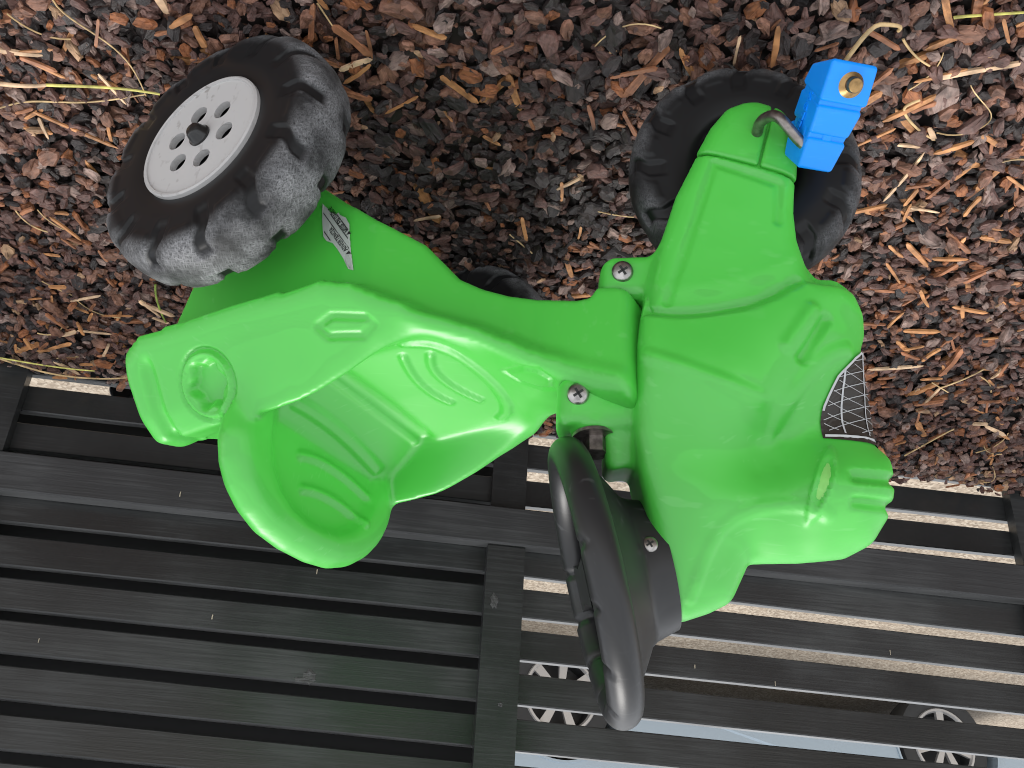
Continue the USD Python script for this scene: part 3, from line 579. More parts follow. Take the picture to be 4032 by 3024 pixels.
white.append(strip([(a, 0.184) for a in np.linspace(-1.0, 0.6, 10)], 0.0022))
for k in range(-12, 22):
    for sg in (1, -1):
        pts = [(a, 0.19 + k * 0.0108 + sg * a * 0.017) for a in np.linspace(-1.1, 1.5, 26)]
        pts = [p for p in pts if 0.187 < p[1] < 0.2575 and p[0] < edge(p[1]) - 0.04]
        if len(pts) > 2: white.append(strip(pts, 0.00026))
obj('grid_lines', HEAD.mesh(cat(white)), WHITE, stk)

# split plastic caps that clamp the front axle on the left fork leg
lo3 = np.array([-0.06, 0.02, -0.07]); F3, L3, Z3 = grid(lo3, (0.06, 0.07, 0.045), 0.0016)
q3_ = np.stack(np.broadcast_arrays(F3, L3, Z3), -1)
capd = map_coordinates(Dh, ((q3_ - lo2) / h2).reshape(-1, 3).T, order=1, mode='nearest').reshape(q3_.shape[:3]) - 0.0009
line = (Z3 - (0.0165 + 0.27 * F3)); seam = (F3 - (0.004 - 0.245 * (Z3 - 0.0175)))
capd = smax(capd, 0.030 - L3, 0.004)
for sg in (-1, 1):
    cd = smax(smax(capd, line + 0.0016, 0.002), sg * seam + 0.0011, 0.0022)
    cm = surface_nets(cd.astype(np.float32), lo3, 0.0016)
    obj('hub_cap', HEAD.mesh(cm), GREEN, toy, True)

# ---- wheels
def wheel(frame, l0, R, hw_, rim_r, mat_rim, n_lug, centre=(0.0, 0.0), sgn=1, phase=0.0, black=False):
    prof0 = np.array([(0.62, 0.44), (0.80, 0.47), (0.95, 0.56), (1.0, 0.68), (0.99, 0.78), (0.95, 0.87), (0.84, 0.94), (0.62, 0.982), (0.3, 1.0), (0, 1.004)])
    prof0 = np.vstack([prof0, prof0[:-1][::-1] * [-1, 1]])
    prof0[:, 0] *= hw_; prof0[:, 1] *= R
    s0 = np.r_[0, np.cumsum(np.hypot(*np.diff(prof0, axis=0).T))]
    from scipy.interpolate import PchipInterpolator
    ss = np.linspace(0, s0[-1], 84); pr = np.stack([PchipInterpolator(s0, prof0[:, 0])(ss), PchipInterpolator(s0, prof0[:, 1])(ss)], 1)
    na = 360; th = np.linspace(0, 2 * np.pi, na, endpoint=False) 
    LL, RR_ = np.repeat(pr[:, 0][:, None], na, 1), np.repeat(pr[:, 1][:, None], na, 1); TH = np.repeat(th[None], len(pr), 0)
    tn = np.gradient(pr, axis=0); nn = np.stack([tn[:, 1], -tn[:, 0]], 1); nn /= np.linalg.norm(nn, axis=1)[:, None]
    if nn[len(nn) // 2, 1] < 0: nn = -nn
    D = np.zeros_like(LL); wear_sheen = np.zeros_like(LL)
    for sd in (1, -1):
        per = 2 * np.pi / n_lug; a = (TH * sgn + phase + (per / 2 if sd < 0 else 0) - sd * 0.10 * smst(0.85, 1.0, RR_ / R)) % per
        da = np.minimum(a, per - a) * RR_
        on = LL * sd > 0
        reach = LL * sd / hw_
        g = smst(0.0085, 0.0055, da) * smst(0.36, 0.42, reach) * smst(0.70, 0.78, RR_ / R)
        wide = smst(0.020, 0.012, da - 0.010 * smst(0.9, 0.76, RR_ / R)) * smst(0.93, 0.80, RR_ / R) * smst(0.70, 0.78, RR_ / R)
        D += on * (-0.0030 * g)
        D += on * 0.0014 * smst(0.80, 0.84, RR_ / R) * (1 - smst(0.017, 0.012, da) * smst(0.30, 0.40, reach))
        wear_sheen += on * (1 - g) * smst(0.84, 0.94, RR_ / R)
    wear_sheen += (LL == 0)
    D[RR_ / R > 0.9] = np.where(np.abs(LL[RR_ / R > 0.9]) < 0.30 * hw_, 0.0014, D[RR_ / R > 0.9])
    Lp, Rp = LL + D * nn[:, 0][:, None], RR_ + D * nn[:, 1][:, None] - 0.0014
    V = np.stack([centre[0] + Rp * np.cos(TH), l0 + Lp, centre[1] + Rp * np.sin(TH)], -1).reshape(-1, 3)
    idx = np.arange(len(V)).reshape(len(pr), na); nx = np.roll(idx, -1, 1)
    q4 = np.stack([idx[:-1], nx[:-1], nx[1:], idx[1:]], -1).reshape(-1, 4)
    m = trimesh.Trimesh(frame.w(V), np.vstack([q4[:, [0, 1, 2]], q4[:, [0, 2, 3]]]), process=False)
    if m.volume < 0: m.faces = m.faces[:, ::-1]
    return m, wear_sheen.ravel()
def put_wheel(name, frame, l0, R, hw_, rim_r, n_lug, centre, phase, front=False):
    m, wear_sheen = wheel(frame, l0, R, hw_, rim_r, None, n_lug, centre, 1, phase)
    wear_sheen = wear_sheen * (0.45 if front else 0.9)  # front tread kept darker: the shadow on that wheel is put into its colour
    t = obj(name, m, TYRE, toy, True)
    UsdGeom.PrimvarsAPI(t).CreatePrimvar('wear_sheen', Sdf.ValueTypeNames.FloatArray, 'vertex').Set(Vt.FloatArray.FromNumpy(wear_sheen.astype(np.float32)))
    def local(mm):  # revolve axis -> l
        p = mm.vertices; return trimesh.Trimesh(frame.w(np.stack([centre[0] + p[:, 1], l0 + p[:, 0], centre[1] + p[:, 2]], 1)), mm.faces, process=False)
    bowl = revolve([(hw_ * 0.60, rim_r * 1.02), (hw_ * 0.45, rim_r * 0.98), (-hw_ * 0.2, rim_r * 0.92), (-hw_ * 0.25, 0.0001)])
    obj('wheel_well', local(bowl), BLACKP, t, 40)
    if not front:
        outer = Polygon([(math.cos(a) * rim_r, math.sin(a) * rim_r) for a in np.linspace(0, 2 * np.pi, 73)[:-1]])
        for k in range(6):
            a0 = math.radians(60 * k + 12)
            outer = outer.difference(Polygon([(math.cos(a0) * rim_r * 0.47 + math.cos(b) * rim_r * 0.145, math.sin(a0) * rim_r * 0.47 + math.sin(b) * rim_r * 0.145) for b in np.linspace(0, 2 * np.pi, 25)[:-1]]))
        ex = trimesh.creation.extrude_polygon(outer, 0.007, engine='earcut'); ex.vertices = ex.vertices[:, [2, 0, 1]] + [hw_ * 0.80, 0, 0]; z1_ = hw_ * 0.80 + 0.007
        ex = cat([ex, revolve([(z1_ - 0.001, rim_r * 0.945), (z1_ + 0.0016, rim_r * 0.955), (z1_ + 0.0022, rim_r * 0.985), (z1_ + 0.0010, rim_r * 1.012), (z1_ - 0.006, rim_r * 1.016)], 72)])
        if l0 < 0: ex.vertices = ex.vertices * [-1, 1, 1]
        obj('hub_disc', local(ex), GREY, t)
        sg = 1 if l0 > 0 else -1
        z0 = hw_ * 0.80 + 0.007
        cap = revolve([(sg * z0, 0.0115), (sg * (z0 + 0.002), 0.0115), (sg * (z0 + 0.003), 0.0100), (sg * (z0 + 0.009), 0.0080), (sg * (z0 + 0.0115), 0.006), (sg * (z0 + 0.0125), 0.0001)], 24)
        obj('axle_cap', local(cap), BLACKC, t, 50)
    else:
        ring = revolve([(hw_ * 0.70, rim_r), (hw_ * 0.86, rim_r * 0.98), (hw_ * 0.84, rim_r * 0.86), (hw_ * 0.5, rim_r * 0.80), (hw_ * 0.45, 0.0001)])
        obj('hub_disc', local(ring), BLACKP, t, 40)
    return t
put_wheel('rear_wheel', REAR, 0.208, 0.131, 0.0335, 0.0675, 13, (0.0, 0.128), 0.15)
put_wheel('rear_wheel', REAR, -0.198, 0.131, 0.0335, 0.0675, 13, (0.0, 0.128), 0.4)
put_wheel('front_wheel', HEAD, 0.0, 0.109, 0.0285, 0.060, 12, (0.0, 0.0), 0.1, True)
ax_ = tube([REAR.w((0, -0.2, 0.128))[0], REAR.w((0, 0.2, 0.128))[0]], 0.006, 10)
obj('rear_axle', ax_, STEEL, toy, 40)
obj('front_axle', tube([HEAD.w((0, -0.045, 0))[0], HEAD.w((0, 0.035, 0))[0]], 0.005, 10), STEEL, toy, 40)

# ---- steering wheel
sc_ = np.array([-0.1345, 0.0, 0.3875]); sn = np.array([-0.969, 0.035, 0.246]); sn /= np.linalg.norm(sn); su = np.array([0.246, 0, 0.969]); su -= (su @ sn) * sn; su /= np.linalg.norm(su); sl = np.cross(su, sn); sl *= np.sign(sl[1])
RSW, rt = 0.1105, 0.0152
th = np.linspace(0, 2 * np.pi, 200, endpoint=False)
ringc = sc_ + RSW * (np.cos(th)[:, None] * su + np.sin(th)[:, None] * sl)
na = 24; ph = np.linspace(0, 2 * np.pi, na, endpoint=False)
rad = np.full((200, na), rt)
for k in range(9):                                               # finger grips pressed into the upper rim
    c = -1.75 + 0.435 * k; dth = np.abs((th - c + np.pi) % (2 * np.pi) - np.pi)
    rad -= 0.0030 * smst(0.040, 0.018, dth)[:, None] * smst(0.1, 0.6, np.sin(ph) * 0.9 - np.cos(ph) * 0.5)[None]
er = np.cos(th)[:, None] * su + np.sin(th)[:, None] * sl
V = (ringc[:, None] + rad[..., None] * (np.cos(ph)[None, :, None] * er[:, None] + np.sin(ph)[None, :, None] * sn)).reshape(-1, 3)
idx = np.arange(200 * na).reshape(200, na); n1_, n2_ = np.roll(idx, -1, 0), np.roll(idx, -1, 1); n12 = np.roll(n1_, -1, 1)
q4 = np.stack([idx, n2_, n12, n1_], -1).reshape(-1, 4)
rim = trimesh.Trimesh(V, np.vstack([q4[:, [0, 1, 2]], q4[:, [0, 2, 3]]]), process=False)
if rim.volume < 0: rim.faces = rim.faces[:, ::-1]
sw = obj('steering_wheel', HEAD.mesh(rim), BLACKP, toy, True)
def place_sw(m):   # local x along sn, y along su, z along sl
    return HEAD.mesh(trimesh.Trimesh(sc_ + m.vertices @ np.array([sn, su, sl]), m.faces, process=False))
hubm = revolve([(-0.062, 0.0001), (-0.062, 0.056), (-0.052, 0.059), (-0.042, 0.062), (-0.036, 0.066), (-0.024, 0.086), (-0.012, 0.101), (-0.007, 0.106), (-0.003, 0.105), (-0.010, 0.085), (-0.008, 0.066), (-0.004, 0.045), (0.003, 0.032), (0.004, 0.0001)], 64)
obj('steering_hub', place_sw(hubm), BLACKP, sw, 40)
for k in range(3):
    a = 2 * np.pi * k / 3 + 0.5
    p0, p1 = np.array([-0.002, 0.02 * math.cos(a), 0.02 * math.sin(a)]), np.array([0.001, 0.108 * math.cos(a), 0.108 * math.sin(a)])
    tg = np.array([0, -math.sin(a), math.cos(a)])
    sp = trimesh.Trimesh([p + q_ for p, s_ in ((p0, 0.022), ((p0 + p1) / 2, 0.016), (p1, 0.024)) for q_ in (tg * s_ + [0.006, 0, 0], -tg * s_ + [0.006, 0, 0], -tg * s_ - [0.008, 0, 0], tg * s_ - [0.008, 0, 0])],
        [t3 for i in (0, 4) for a2, b2, c2, d2 in [(i, i + 1, i + 5, i + 4), (i + 1, i + 2, i + 6, i + 5), (i + 2, i + 3, i + 7, i + 6), (i + 3, i, i + 4, i + 7)] for t3 in ((a2, b2, c2), (a2, c2, d2))], process=False)
    sp.fix_normals()
    obj('spoke', place_sw(sp), BLACKP, sw, 30)
def screw_mesh(r, hgt):
    dome = revolve([(0, r), (hgt * 0.5, r * 0.95), (hgt * 0.85, r * 0.7), (hgt, 0.0001)], 28)
    c1 = trimesh.creation.box(extents=(0.0005, r * 1.0, r * 0.22)); c2 = trimesh.creation.box(extents=(0.0005, r * 0.22, r * 1.0))
    for c in (c1, c2): c.apply_translation((hgt, 0, 0))
    return dome, cat([c1, c2])
def put_screw(pos, nrm_, frame, r, hgt, parent, name='screw', rot=0.4, material=STEEL):
    n_ = np.asarray(nrm_, float); n_ /= np.linalg.norm(n_); e = np.cross(n_, [0.2, 0.1, 1]); e /= np.linalg.norm(e); g2 = np.cross(n_, e)
    e, g2 = e * math.cos(rot) + g2 * math.sin(rot), -e * math.sin(rot) + g2 * math.cos(rot)
    dome, cross = screw_mesh(r, hgt); M = np.array([n_, e, g2])
    s = obj(name, frame.mesh(trimesh.Trimesh(np.asarray(pos) + dome.vertices @ M, dome.faces, process=False)), material, parent, 50)
    obj('slot', frame.mesh(trimesh.Trimesh(np.asarray(pos) + cross.vertices @ M, cross.faces, process=False)), INK, s)
def lug_surface(f, z):
    ls = np.linspace(0.085, 0.0, 171); p = np.stack([0 * ls + f, ls, 0 * ls + z], 1)
    val = map_coordinates(Dh, ((p - lo2) / h2).T, order=1, mode='nearest'); k = np.argmax(val < 0); return p[k] + [0, 0.0004, 0]
put_screw(lug_surface(-0.116, 0.117), (0, 1, 0.05), HEAD, 0.0098, 0.005, toy)
put_screw(lug_surface(-0.1525, 0.2335), (0, 1, 0.05), HEAD, 0.0098, 0.005, toy)
hs = sc_ + sn * -0.046 + 0.0600 * (sl * 0.97 + su * -0.22)
put_screw(hs, sl * 0.97 - su * 0.22, HEAD, 0.0068, 0.003, sw)
# hinge bolt with washer on the upper lug
bz = BZ; M = np.array([BA, np.cross([0, 0.9, -0.4], BA), np.cross(BA, np.cross([0, 0.9, -0.4], BA))]); M /= np.linalg.norm(M, axis=1)[:, None]
wsh = revolve([(0, 0.0001), (0, 0.0205), (0.003, 0.0205), (0.0035, 0.0195), (0.0035, 0.0001)], 40)
wo = obj('hinge_washer', HEAD.mesh(trimesh.Trimesh(bz + wsh.vertices @ M, wsh.faces, process=False)), DULL, toy, 40)
hx = trimesh.creation.cylinder(radius=0.0112, height=0.014, sections=6); hx.vertices = hx.vertices[:, [2, 0, 1]] + [0.0105, 0, 0]
obj('hinge_bolt', HEAD.mesh(trimesh.Trimesh(bz + hx.vertices @ M, hx.faces, process=False)), DULL, wo)

# ------------------------------------------------------------------ blue padlock on the fork cap
lock = thing('padlock', 'blue vinyl covered padlock with brass knob hooked through the green fork cap', 'padlock', loc=HEAD.w((0.06, 0.09, -0.01))[0])

import manifold3d as m3
LS, LN = np.array([0.153, 0.8864, 0.437]), np.array([-0.1289, -0.4205, 0.8981])
LN = LN - (LN @ LS) * LS; LN /= np.linalg.norm(LN); LW = np.cross(LN, LS)      # along, out of the front face, picture right
LA = np.array([-0.2614, 0.5979, 0.1256])
def lk(sv, nv, wv): return LA + sv * LS + nv * LN + wv * LW
ball = trimesh.creation.icosphere(subdivisions=1)
def hull_pts(pts, r):
    pts = np.vstack([np.asarray(p) + ball.vertices * r for p in pts]); return trimesh.convex.convex_hull(pts)
secs = [[(0.012, -0.032, .0165), (-0.002, 0.0, .0170), (0.0245, 0.004, .0178), (0.0250, -0.035, .0168)],
        [(0.0352, -0.035, .0160), (0.0352, 0.003, .0165), (0.0535, 0.001, .0148), (0.0535, -0.036, .0150)],
        [(0.0642, -0.036, .0148), (0.0642, 0.0015, .0144), (0.0855, -0.001, .0130), (0.0880, -0.030, .0130)]]
parts = [hull_pts([lk(a, b, w * sg) for a, b, w in q_ for sg in (-1, 1)], 0.0036) for q_ in secs]
core = hull_pts([lk(a, b, w * sg) for a, b, w in ((0.002, -0.0015, .0168), (0.030, 0.0018, .0172), (0.056, 0.0003, .0152), (0.085, -0.003, .0134), (0.085, -0.032, .0140), (0.014, -0.034, .0170)) for sg in (-1, 1)], 0.002)
neck = hull_pts([lk(a, b, w * sg) for a, b, w in ((0.020, 0.0022, .0030), (0.070, 0.0012, .0030), (0.070, -0.004, .0030), (0.020, -0.004, .0030)) for sg in (-1, 1)], 0.0015)
side_panel = hull_pts([lk(a, b, -w) for a, b, w in ((0.012, -0.010, .0185), (0.072, -0.006, .0165), (0.074, -0.026, .0168), (0.014, -0.028, .0185))], 0.0014)
def mf(m): return m3.Manifold(m3.Mesh(np.asarray(m.vertices, np.float32), np.asarray(m.faces, np.uint32)))
tot = mf(core)
for p in parts + [neck, side_panel]: tot = tot + mf(p)
mm = tot.to_mesh(); lb = obj('lock_body', trimesh.Trimesh(mm.vert_properties[:, :3], mm.tri_verts, process=False), BLUE, lock, 35)
tm = meshkit.text_mesh('MASTER', 0.0062, 0.0012, True); tv = tm.vertices
ctr = tv[:, 0].max() / 2
obj('raised_lettering', trimesh.Trimesh(np.array([lk(0.043 + (tv_[0] - ctr) * 1.35, -0.0165 - (tv_[1] - 0.003) * -1.0, -0.0186 + 0.0011 * (0.5 - (0.043 + tv_[0] - ctr) / 0.04) - tv_[2]) for tv_ in tv]), tm.faces[:, ::-1], process=False), BLUE, lb)
kn = revolve([(0, 0.0001), (0, 0.0090), (0.0008, 0.0092), (0.0022, 0.0072), (0.0034, 0.0052), (0.0036, 0.0049), (0.0078, 0.0047), (0.0085, 0.0040), (0.0086, 0.0001)], 36)
kd = LN * 0.97 - LS * 0.2; kd /= np.linalg.norm(kd); ka = np.cross(kd, LW); ka /= np.linalg.norm(ka)
kM = np.array([kd, LW, ka])
obj('brass_knob', trimesh.Trimesh(lk(0.011, 0.0032, 0.001) + 1.35 * kn.vertices @ kM, kn.faces, process=False), BRASS, lock, 45)
obj('shackle', tube(bez((-0.2030, 0.6905, 0.1155), (-0.2034, 0.6790, 0.1190), (-0.2034, 0.6663, 0.1216), (-0.2097, 0.6518, 0.1285), (-0.2184, 0.6492, 0.1400), (-0.2305, 0.6560, 0.1505), (-0.2430, 0.6600, 0.1540), n=30), 0.0049, 14), DULL, lock, 60)
hp = HEAD.w((0.010, 0.0575, -0.020))[0]

# ------------------------------------------------------------------ bark mulch
rng = np.random.default_rng(11); R_ = random.Random(5)
def chip_mesh(kind, seed):
    r = np.random.default_rng(seed)
    if kind == 'splinter':
        L, w, t = 1.0, r.uniform(0.10, 0.2), r.uniform(0.06, 0.11)
        xs = np.array([-0.5, -0.42, 0.0, 0.40, 0.5]); v = []
        bend = r.uniform(-0.05, 0.05)
        for i, x in enumerate(xs):
            k = [0.45, 1, 1, 0.9, 0.3][i] * r.uniform(0.8, 1.15); yb = bend * (1 - 4 * x * x)
            v += [(x + r.uniform(-.03, .03), yb + s1 * w / 2 * k, s2 * t / 2 * k) for s1, s2 in ((-1, -1), (1, -1), (1, 1), (-1, 1))]
        f = [(0, 1, 2), (0, 2, 3), (16, 18, 17), (16, 19, 18)]
        for i in range(4):
            for a in range(4):
                b = (a + 1) % 4; f += [(4 * i + a, 4 * i + 4 + b, 4 * i + b), (4 * i + a, 4 * i + 4 + a, 4 * i + 4 + b)]
        m = trimesh.Trimesh(np.array(v), f, process=False); m.fix_normals(); return m
    n = r.integers(9, 13); a = np.sort(r.uniform(0, 2 * np.pi, n) * 0.35 + np.arange(n) / n * 2 * np.pi)
    rad = r.uniform(0.74, 1.10, n); rad = 0.5 * rad + 0.25 * (np.roll(rad, 1) + np.roll(rad, -1)); asp = r.uniform(0.36, 0.8)
    P = np.stack([np.cos(a) * rad * 0.5, np.sin(a) * rad * 0.5 * asp], 1); th = r.uniform(0.10, 0.22)
    bend = r.uniform(-0.5, 0.5)
    def zz(p): return bend * (p[:, 0] ** 2 - 0.08) + 0.3 * r.uniform(-1, 1) * p[:, 0] * p[:, 1]
    topi = P * r.uniform(0.74, 0.93, (n, 1)); z0 = zz(P); z1 = zz(topi)
    V = np.vstack([np.c_[P, z0 - 0.2 * th + r.normal(0, .025, n)], np.c_[topi, z1 + th * 0.6 + r.normal(0, .035, n)], np.c_[P * 0.8, z0 - th * 0.6 + r.normal(0, .03, n)], [[0.03, 0, th * 0.6 - 0.04 * bend + r.normal(0, .025)], [0, 0, -th * 0.6]]])
    f = []
    for i in range(n):
        j = (i + 1) % n
        f += [(i, j, n + j), (i, n + j, n + i), (2 * n + i, j, i), (2 * n + i, 2 * n + j, j), (n + i, n + j, 3 * n), (2 * n + j, 2 * n + i, 3 * n + 1)]
    return trimesh.Trimesh(V, f, process=False)
protos, pw = [], []
for mi, (mt, wgt) in enumerate(zip(BARKS + SPLIN[:1] + SPLIN[2:], [0.37, 0.19, 0.20, 0.13, 0.05, 0.025, 0.015, 0.02])):
    for k in range(5 if mi < 4 else 3):
        protos.append((chip_mesh('splinter' if mi >= 6 else 'chip', 100 + mi * 10 + k), mt, mi)); pw.append(wgt / (5 if mi < 4 else 3))
pw = np.array(pw) / sum(pw)
X, Y, S_, H_, LY = [], [], [], [], []
XR, Y0 = 1.45, 0.30
for layer, (dens, smin_, smax_, zoff) in enumerate(((0.0180, 0.024, 0.044, -0.012), (0.0165, 0.020, 0.042, -0.004), (0.0195, 0.018, 0.043, 0.003), (0.0175, 0.010, 0.028, 0.007))):
    gx_, gy_ = np.meshgrid(np.arange(-XR, XR, dens), np.arange(Y0, 1.72, dens))
    x = gx_.ravel() + rng.uniform(-0.6, 0.6, gx_.size) * dens; y = gy_.ravel() + rng.uniform(-0.6, 0.6, gx_.size) * dens
    sc = smin_ + (smax_ - smin_) * rng.beta(1.6, 3.0, x.size)
    X.append(x); Y.append(y); S_.append(sc * 0.90); H_.append(zoff + rng.normal(0, 0.002, x.size)); LY.append(np.full(x.size, layer))
X, Y, S_, H_, LY = map(np.concatenate, (X, Y, S_, H_, LY))
big = rng.random(len(X)) < 0.02; S_[big] *= rng.uniform(1.3, 2.0, big.sum())
lim_ = P0[1] - (X - P0[0]) * math.tan(AL) - 0.004 + rng.normal(0, 0.004, len(X)) + 0.026 * (meshkit.noise(np.stack([X * 11, 0 * X, 0 * X], -1), 2) - 0.4)
k_ = Y < lim_ - S_ * 0.35; X, Y, S_, H_, LY = X[k_], Y[k_], S_[k_], H_[k_], LY[k_]
mid_ = np.array([p_[2] for p_ in protos]); pid = np.zeros(len(X), int)
for ly, wts in enumerate(([0.30, 0.60, 0, 0.10, 0, 0, 0, 0], [0.36, 0.38, 0.06, 0.16, 0.03, 0, 0.01, 0], [0.40, 0.15, 0.13, 0.20, 0.075, 0.02, 0.010, 0.015], [0.36, 0.21, 0.11, 0.15, 0.07, 0.02, 0.035, 0.045])):  # lower layers mostly black: shade in the gaps put into the colour
    wq = np.array(wts)[mid_] / np.bincount(mid_)[mid_]; pid[LY == ly] = rng.choice(len(protos), (LY == ly).sum(), p=wq / wq.sum())
toy_shade = (rng.random(len(X)) < 0.55 * np.exp(-(((X + 0.02) / 0.26) ** 2 + ((Y - 0.95) / 0.20) ** 2) ** 1.5)) & (LY >= 2)  # blacker chips around the toy: its shade put into the chip colour
bk = np.nonzero(mid_ == 1)[0]; pid[toy_shade] = bk[rng.integers(0, len(bk), toy_shade.sum())]
edge_ = (lim_[k_] - Y < 0.06) & (rng.random(len(X)) < 0.38) & (LY >= 1); tn = np.nonzero((mid_ == 5) | (mid_ == 2))[0]; pid[edge_] = tn[rng.integers(0, len(tn), edge_.sum())]
isspl = np.array([protos[i][2] >= 6 for i in pid]); S_[isspl] *= rng.uniform(1.3, 2.6, isspl.sum())
spin = rng.uniform(0, 2 * np.pi, len(X)); tilt = np.abs(rng.normal(0, 0.27, len(X))); tdir = rng.uniform(0, 2 * np.pi, len(X))
tilt = np.where(isspl, tilt * 0.35, tilt)
Zc = ground(X, Y) + H_ + 0.35 * S_ * np.sin(tilt) * 0.6
def rotm(sp, ti, td):
    c, s0 = np.cos(sp), np.sin(sp); z0 = np.zeros_like(c); o1 = np.ones_like(c)
    A = np.array([[c, -s0, z0], [s0, c, z0], [z0, z0, o1]]).transpose(2, 0, 1)
    ax = np.stack([np.cos(td), np.sin(td), z0], 1); K = np.zeros((len(c), 3, 3))
    K[:, 0, 2], K[:, 1, 2], K[:, 2, 0], K[:, 2, 1] = ax[:, 1], -ax[:, 0], -ax[:, 1], ax[:, 0]
    B = np.eye(3) + np.sin(ti)[:, None, None] * K + (1 - np.cos(ti))[:, None, None] * (K @ K)
    return B @ A
ROT = rotm(spin, tilt, tdir)
px, dep = proj(np.stack([X, Y, Zc], 1))
toy_px = [(200, 700), (420, 250), (950, 60), (1300, 60), (1420, 500), (1300, 740), (1700, 980), (2050, 1130), (2250, 1130), (2330, 950), (2440, 980), (2430, 640), (2500, 360), (2800, 230), (3100, 200), (3280, 220), (3480, 250), (3470, 430), (3430, 560), (3430, 760), (3330, 1020), (3240, 1080), (3450, 1220), (3460, 1400), (3570, 1800), (3570, 2000), (2000, 2000), (880, 1700), (700, 1850), (400, 1800), (470, 1400), (690, 1270), (720, 1160), (400, 1040), (340, 760)]
vis = (px[:, 0] > 20) & (px[:, 0] < 4010) & (px[:, 1] > 20) & (px[:, 1] < 1880) & (poly_sdf(px[:, 0], px[:, 1], toy_px) > 40) & (H_ > -0.004)
chips_only = np.array([protos[i][2] < 6 for i in pid])
score = np.where(vis & chips_only, S_ / dep, 0); single = np.argsort(-score)[:300]
Zc[single] += 0.004
SX = np.array([1, 1, 1.0])
def quat(M):
    t = Gf.Matrix3d(*[float(a) for a in M.T.ravel()]).ExtractRotation().GetQuat(); return Gf.Quath(float(t.GetReal()), *map(float, t.GetImaginary()))
for i in single:                                                  # the chips that show largest, one mesh each
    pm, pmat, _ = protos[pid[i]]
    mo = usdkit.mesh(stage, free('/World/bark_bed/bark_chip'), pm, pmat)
    M = ROT[i] * S_[i]; g = Gf.Matrix4d(1.0)
    for r_ in range(3): g.SetRow(r_, Gf.Vec4d(*map(float, M[:, r_]), 0))
    g.SetRow(3, Gf.Vec4d(float(X[i]), float(Y[i]), float(Zc[i]), 1)); mo.AddTransformOp().Set(g)
keep = np.ones(len(X), bool); keep[single] = False; idx_ = np.nonzero(keep)[0]
pi = UsdGeom.PointInstancer.Define(stage, '/World/bark_mulch')
tag(pi, 'loose dark red-brown bark mulch covering the ground in front of the fence', 'bark mulch', kind='stuff')
targets = []
for k, (pm, pmat, _) in enumerate(protos):
    usdkit.mesh(stage, f'/World/bark_mulch/chip_shape_{k:03d}', pm, pmat); targets.append(Sdf.Path(f'/World/bark_mulch/chip_shape_{k:03d}'))
pi.CreatePrototypesRel().SetTargets(targets)
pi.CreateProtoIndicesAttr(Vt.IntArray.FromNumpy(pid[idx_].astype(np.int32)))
pi.CreatePositionsAttr(Vt.Vec3fArray.FromNumpy(np.stack([X, Y, Zc], 1)[idx_].astype(np.float32)))
pi.CreateScalesAttr(Vt.Vec3fArray.FromNumpy(np.repeat(S_[idx_][:, None], 3, 1).astype(np.float32)))
pi.CreateOrientationsAttr(Vt.QuathArray([quat(ROT[i]) for i in idx_]))

# ------------------------------------------------------------------ splinters, stems and blades lying on the bark
def zone(p):
    u, v = p
    if u < 700: return 'left of the rear wheel' if v < 900 else 'below the rear wheel towards the left fence post'
    if u < 2400: return 'along the top edge between the two wheels' if v < 420 else 'in the hollow between rear wheel and front wheel'
    if u < 3400: return 'along the top edge above the front wheel'
    return 'right of the padlock and front wheel' if v < 900 else 'right of the hood nose and headlight block'
def on_ground(pts, lift=0.006): return [(x, y, float(ground(x, y)) + lift) for x, y in pts]
def splinter_between(a, b, w, seed):
    m = chip_mesh('splinter', seed); L = np.hypot(b[0] - a[0], b[1] - a[1]); v = m.vertices.copy(); v[:, 0] *= L; wy = np.ptp(v[:, 1]); v[:, 1] *= w / wy; v[:, 2] *= 0.6 * w / np.ptp(v[:, 2])
    d_ = np.array([b[0] - a[0], b[1] - a[1]]) / L; c = (np.array(a) + np.array(b)) / 2; z = float(ground(*c)) + 0.011
    zt = (float(ground(*b)) - float(ground(*a))) / L
    return trimesh.Trimesh(np.stack([c[0] + v[:, 0] * d_[0] - v[:, 1] * d_[1], c[1] + v[:, 0] * d_[1] + v[:, 1] * d_[0], z + v[:, 2] + v[:, 0] * zt], 1), m.faces, process=False)
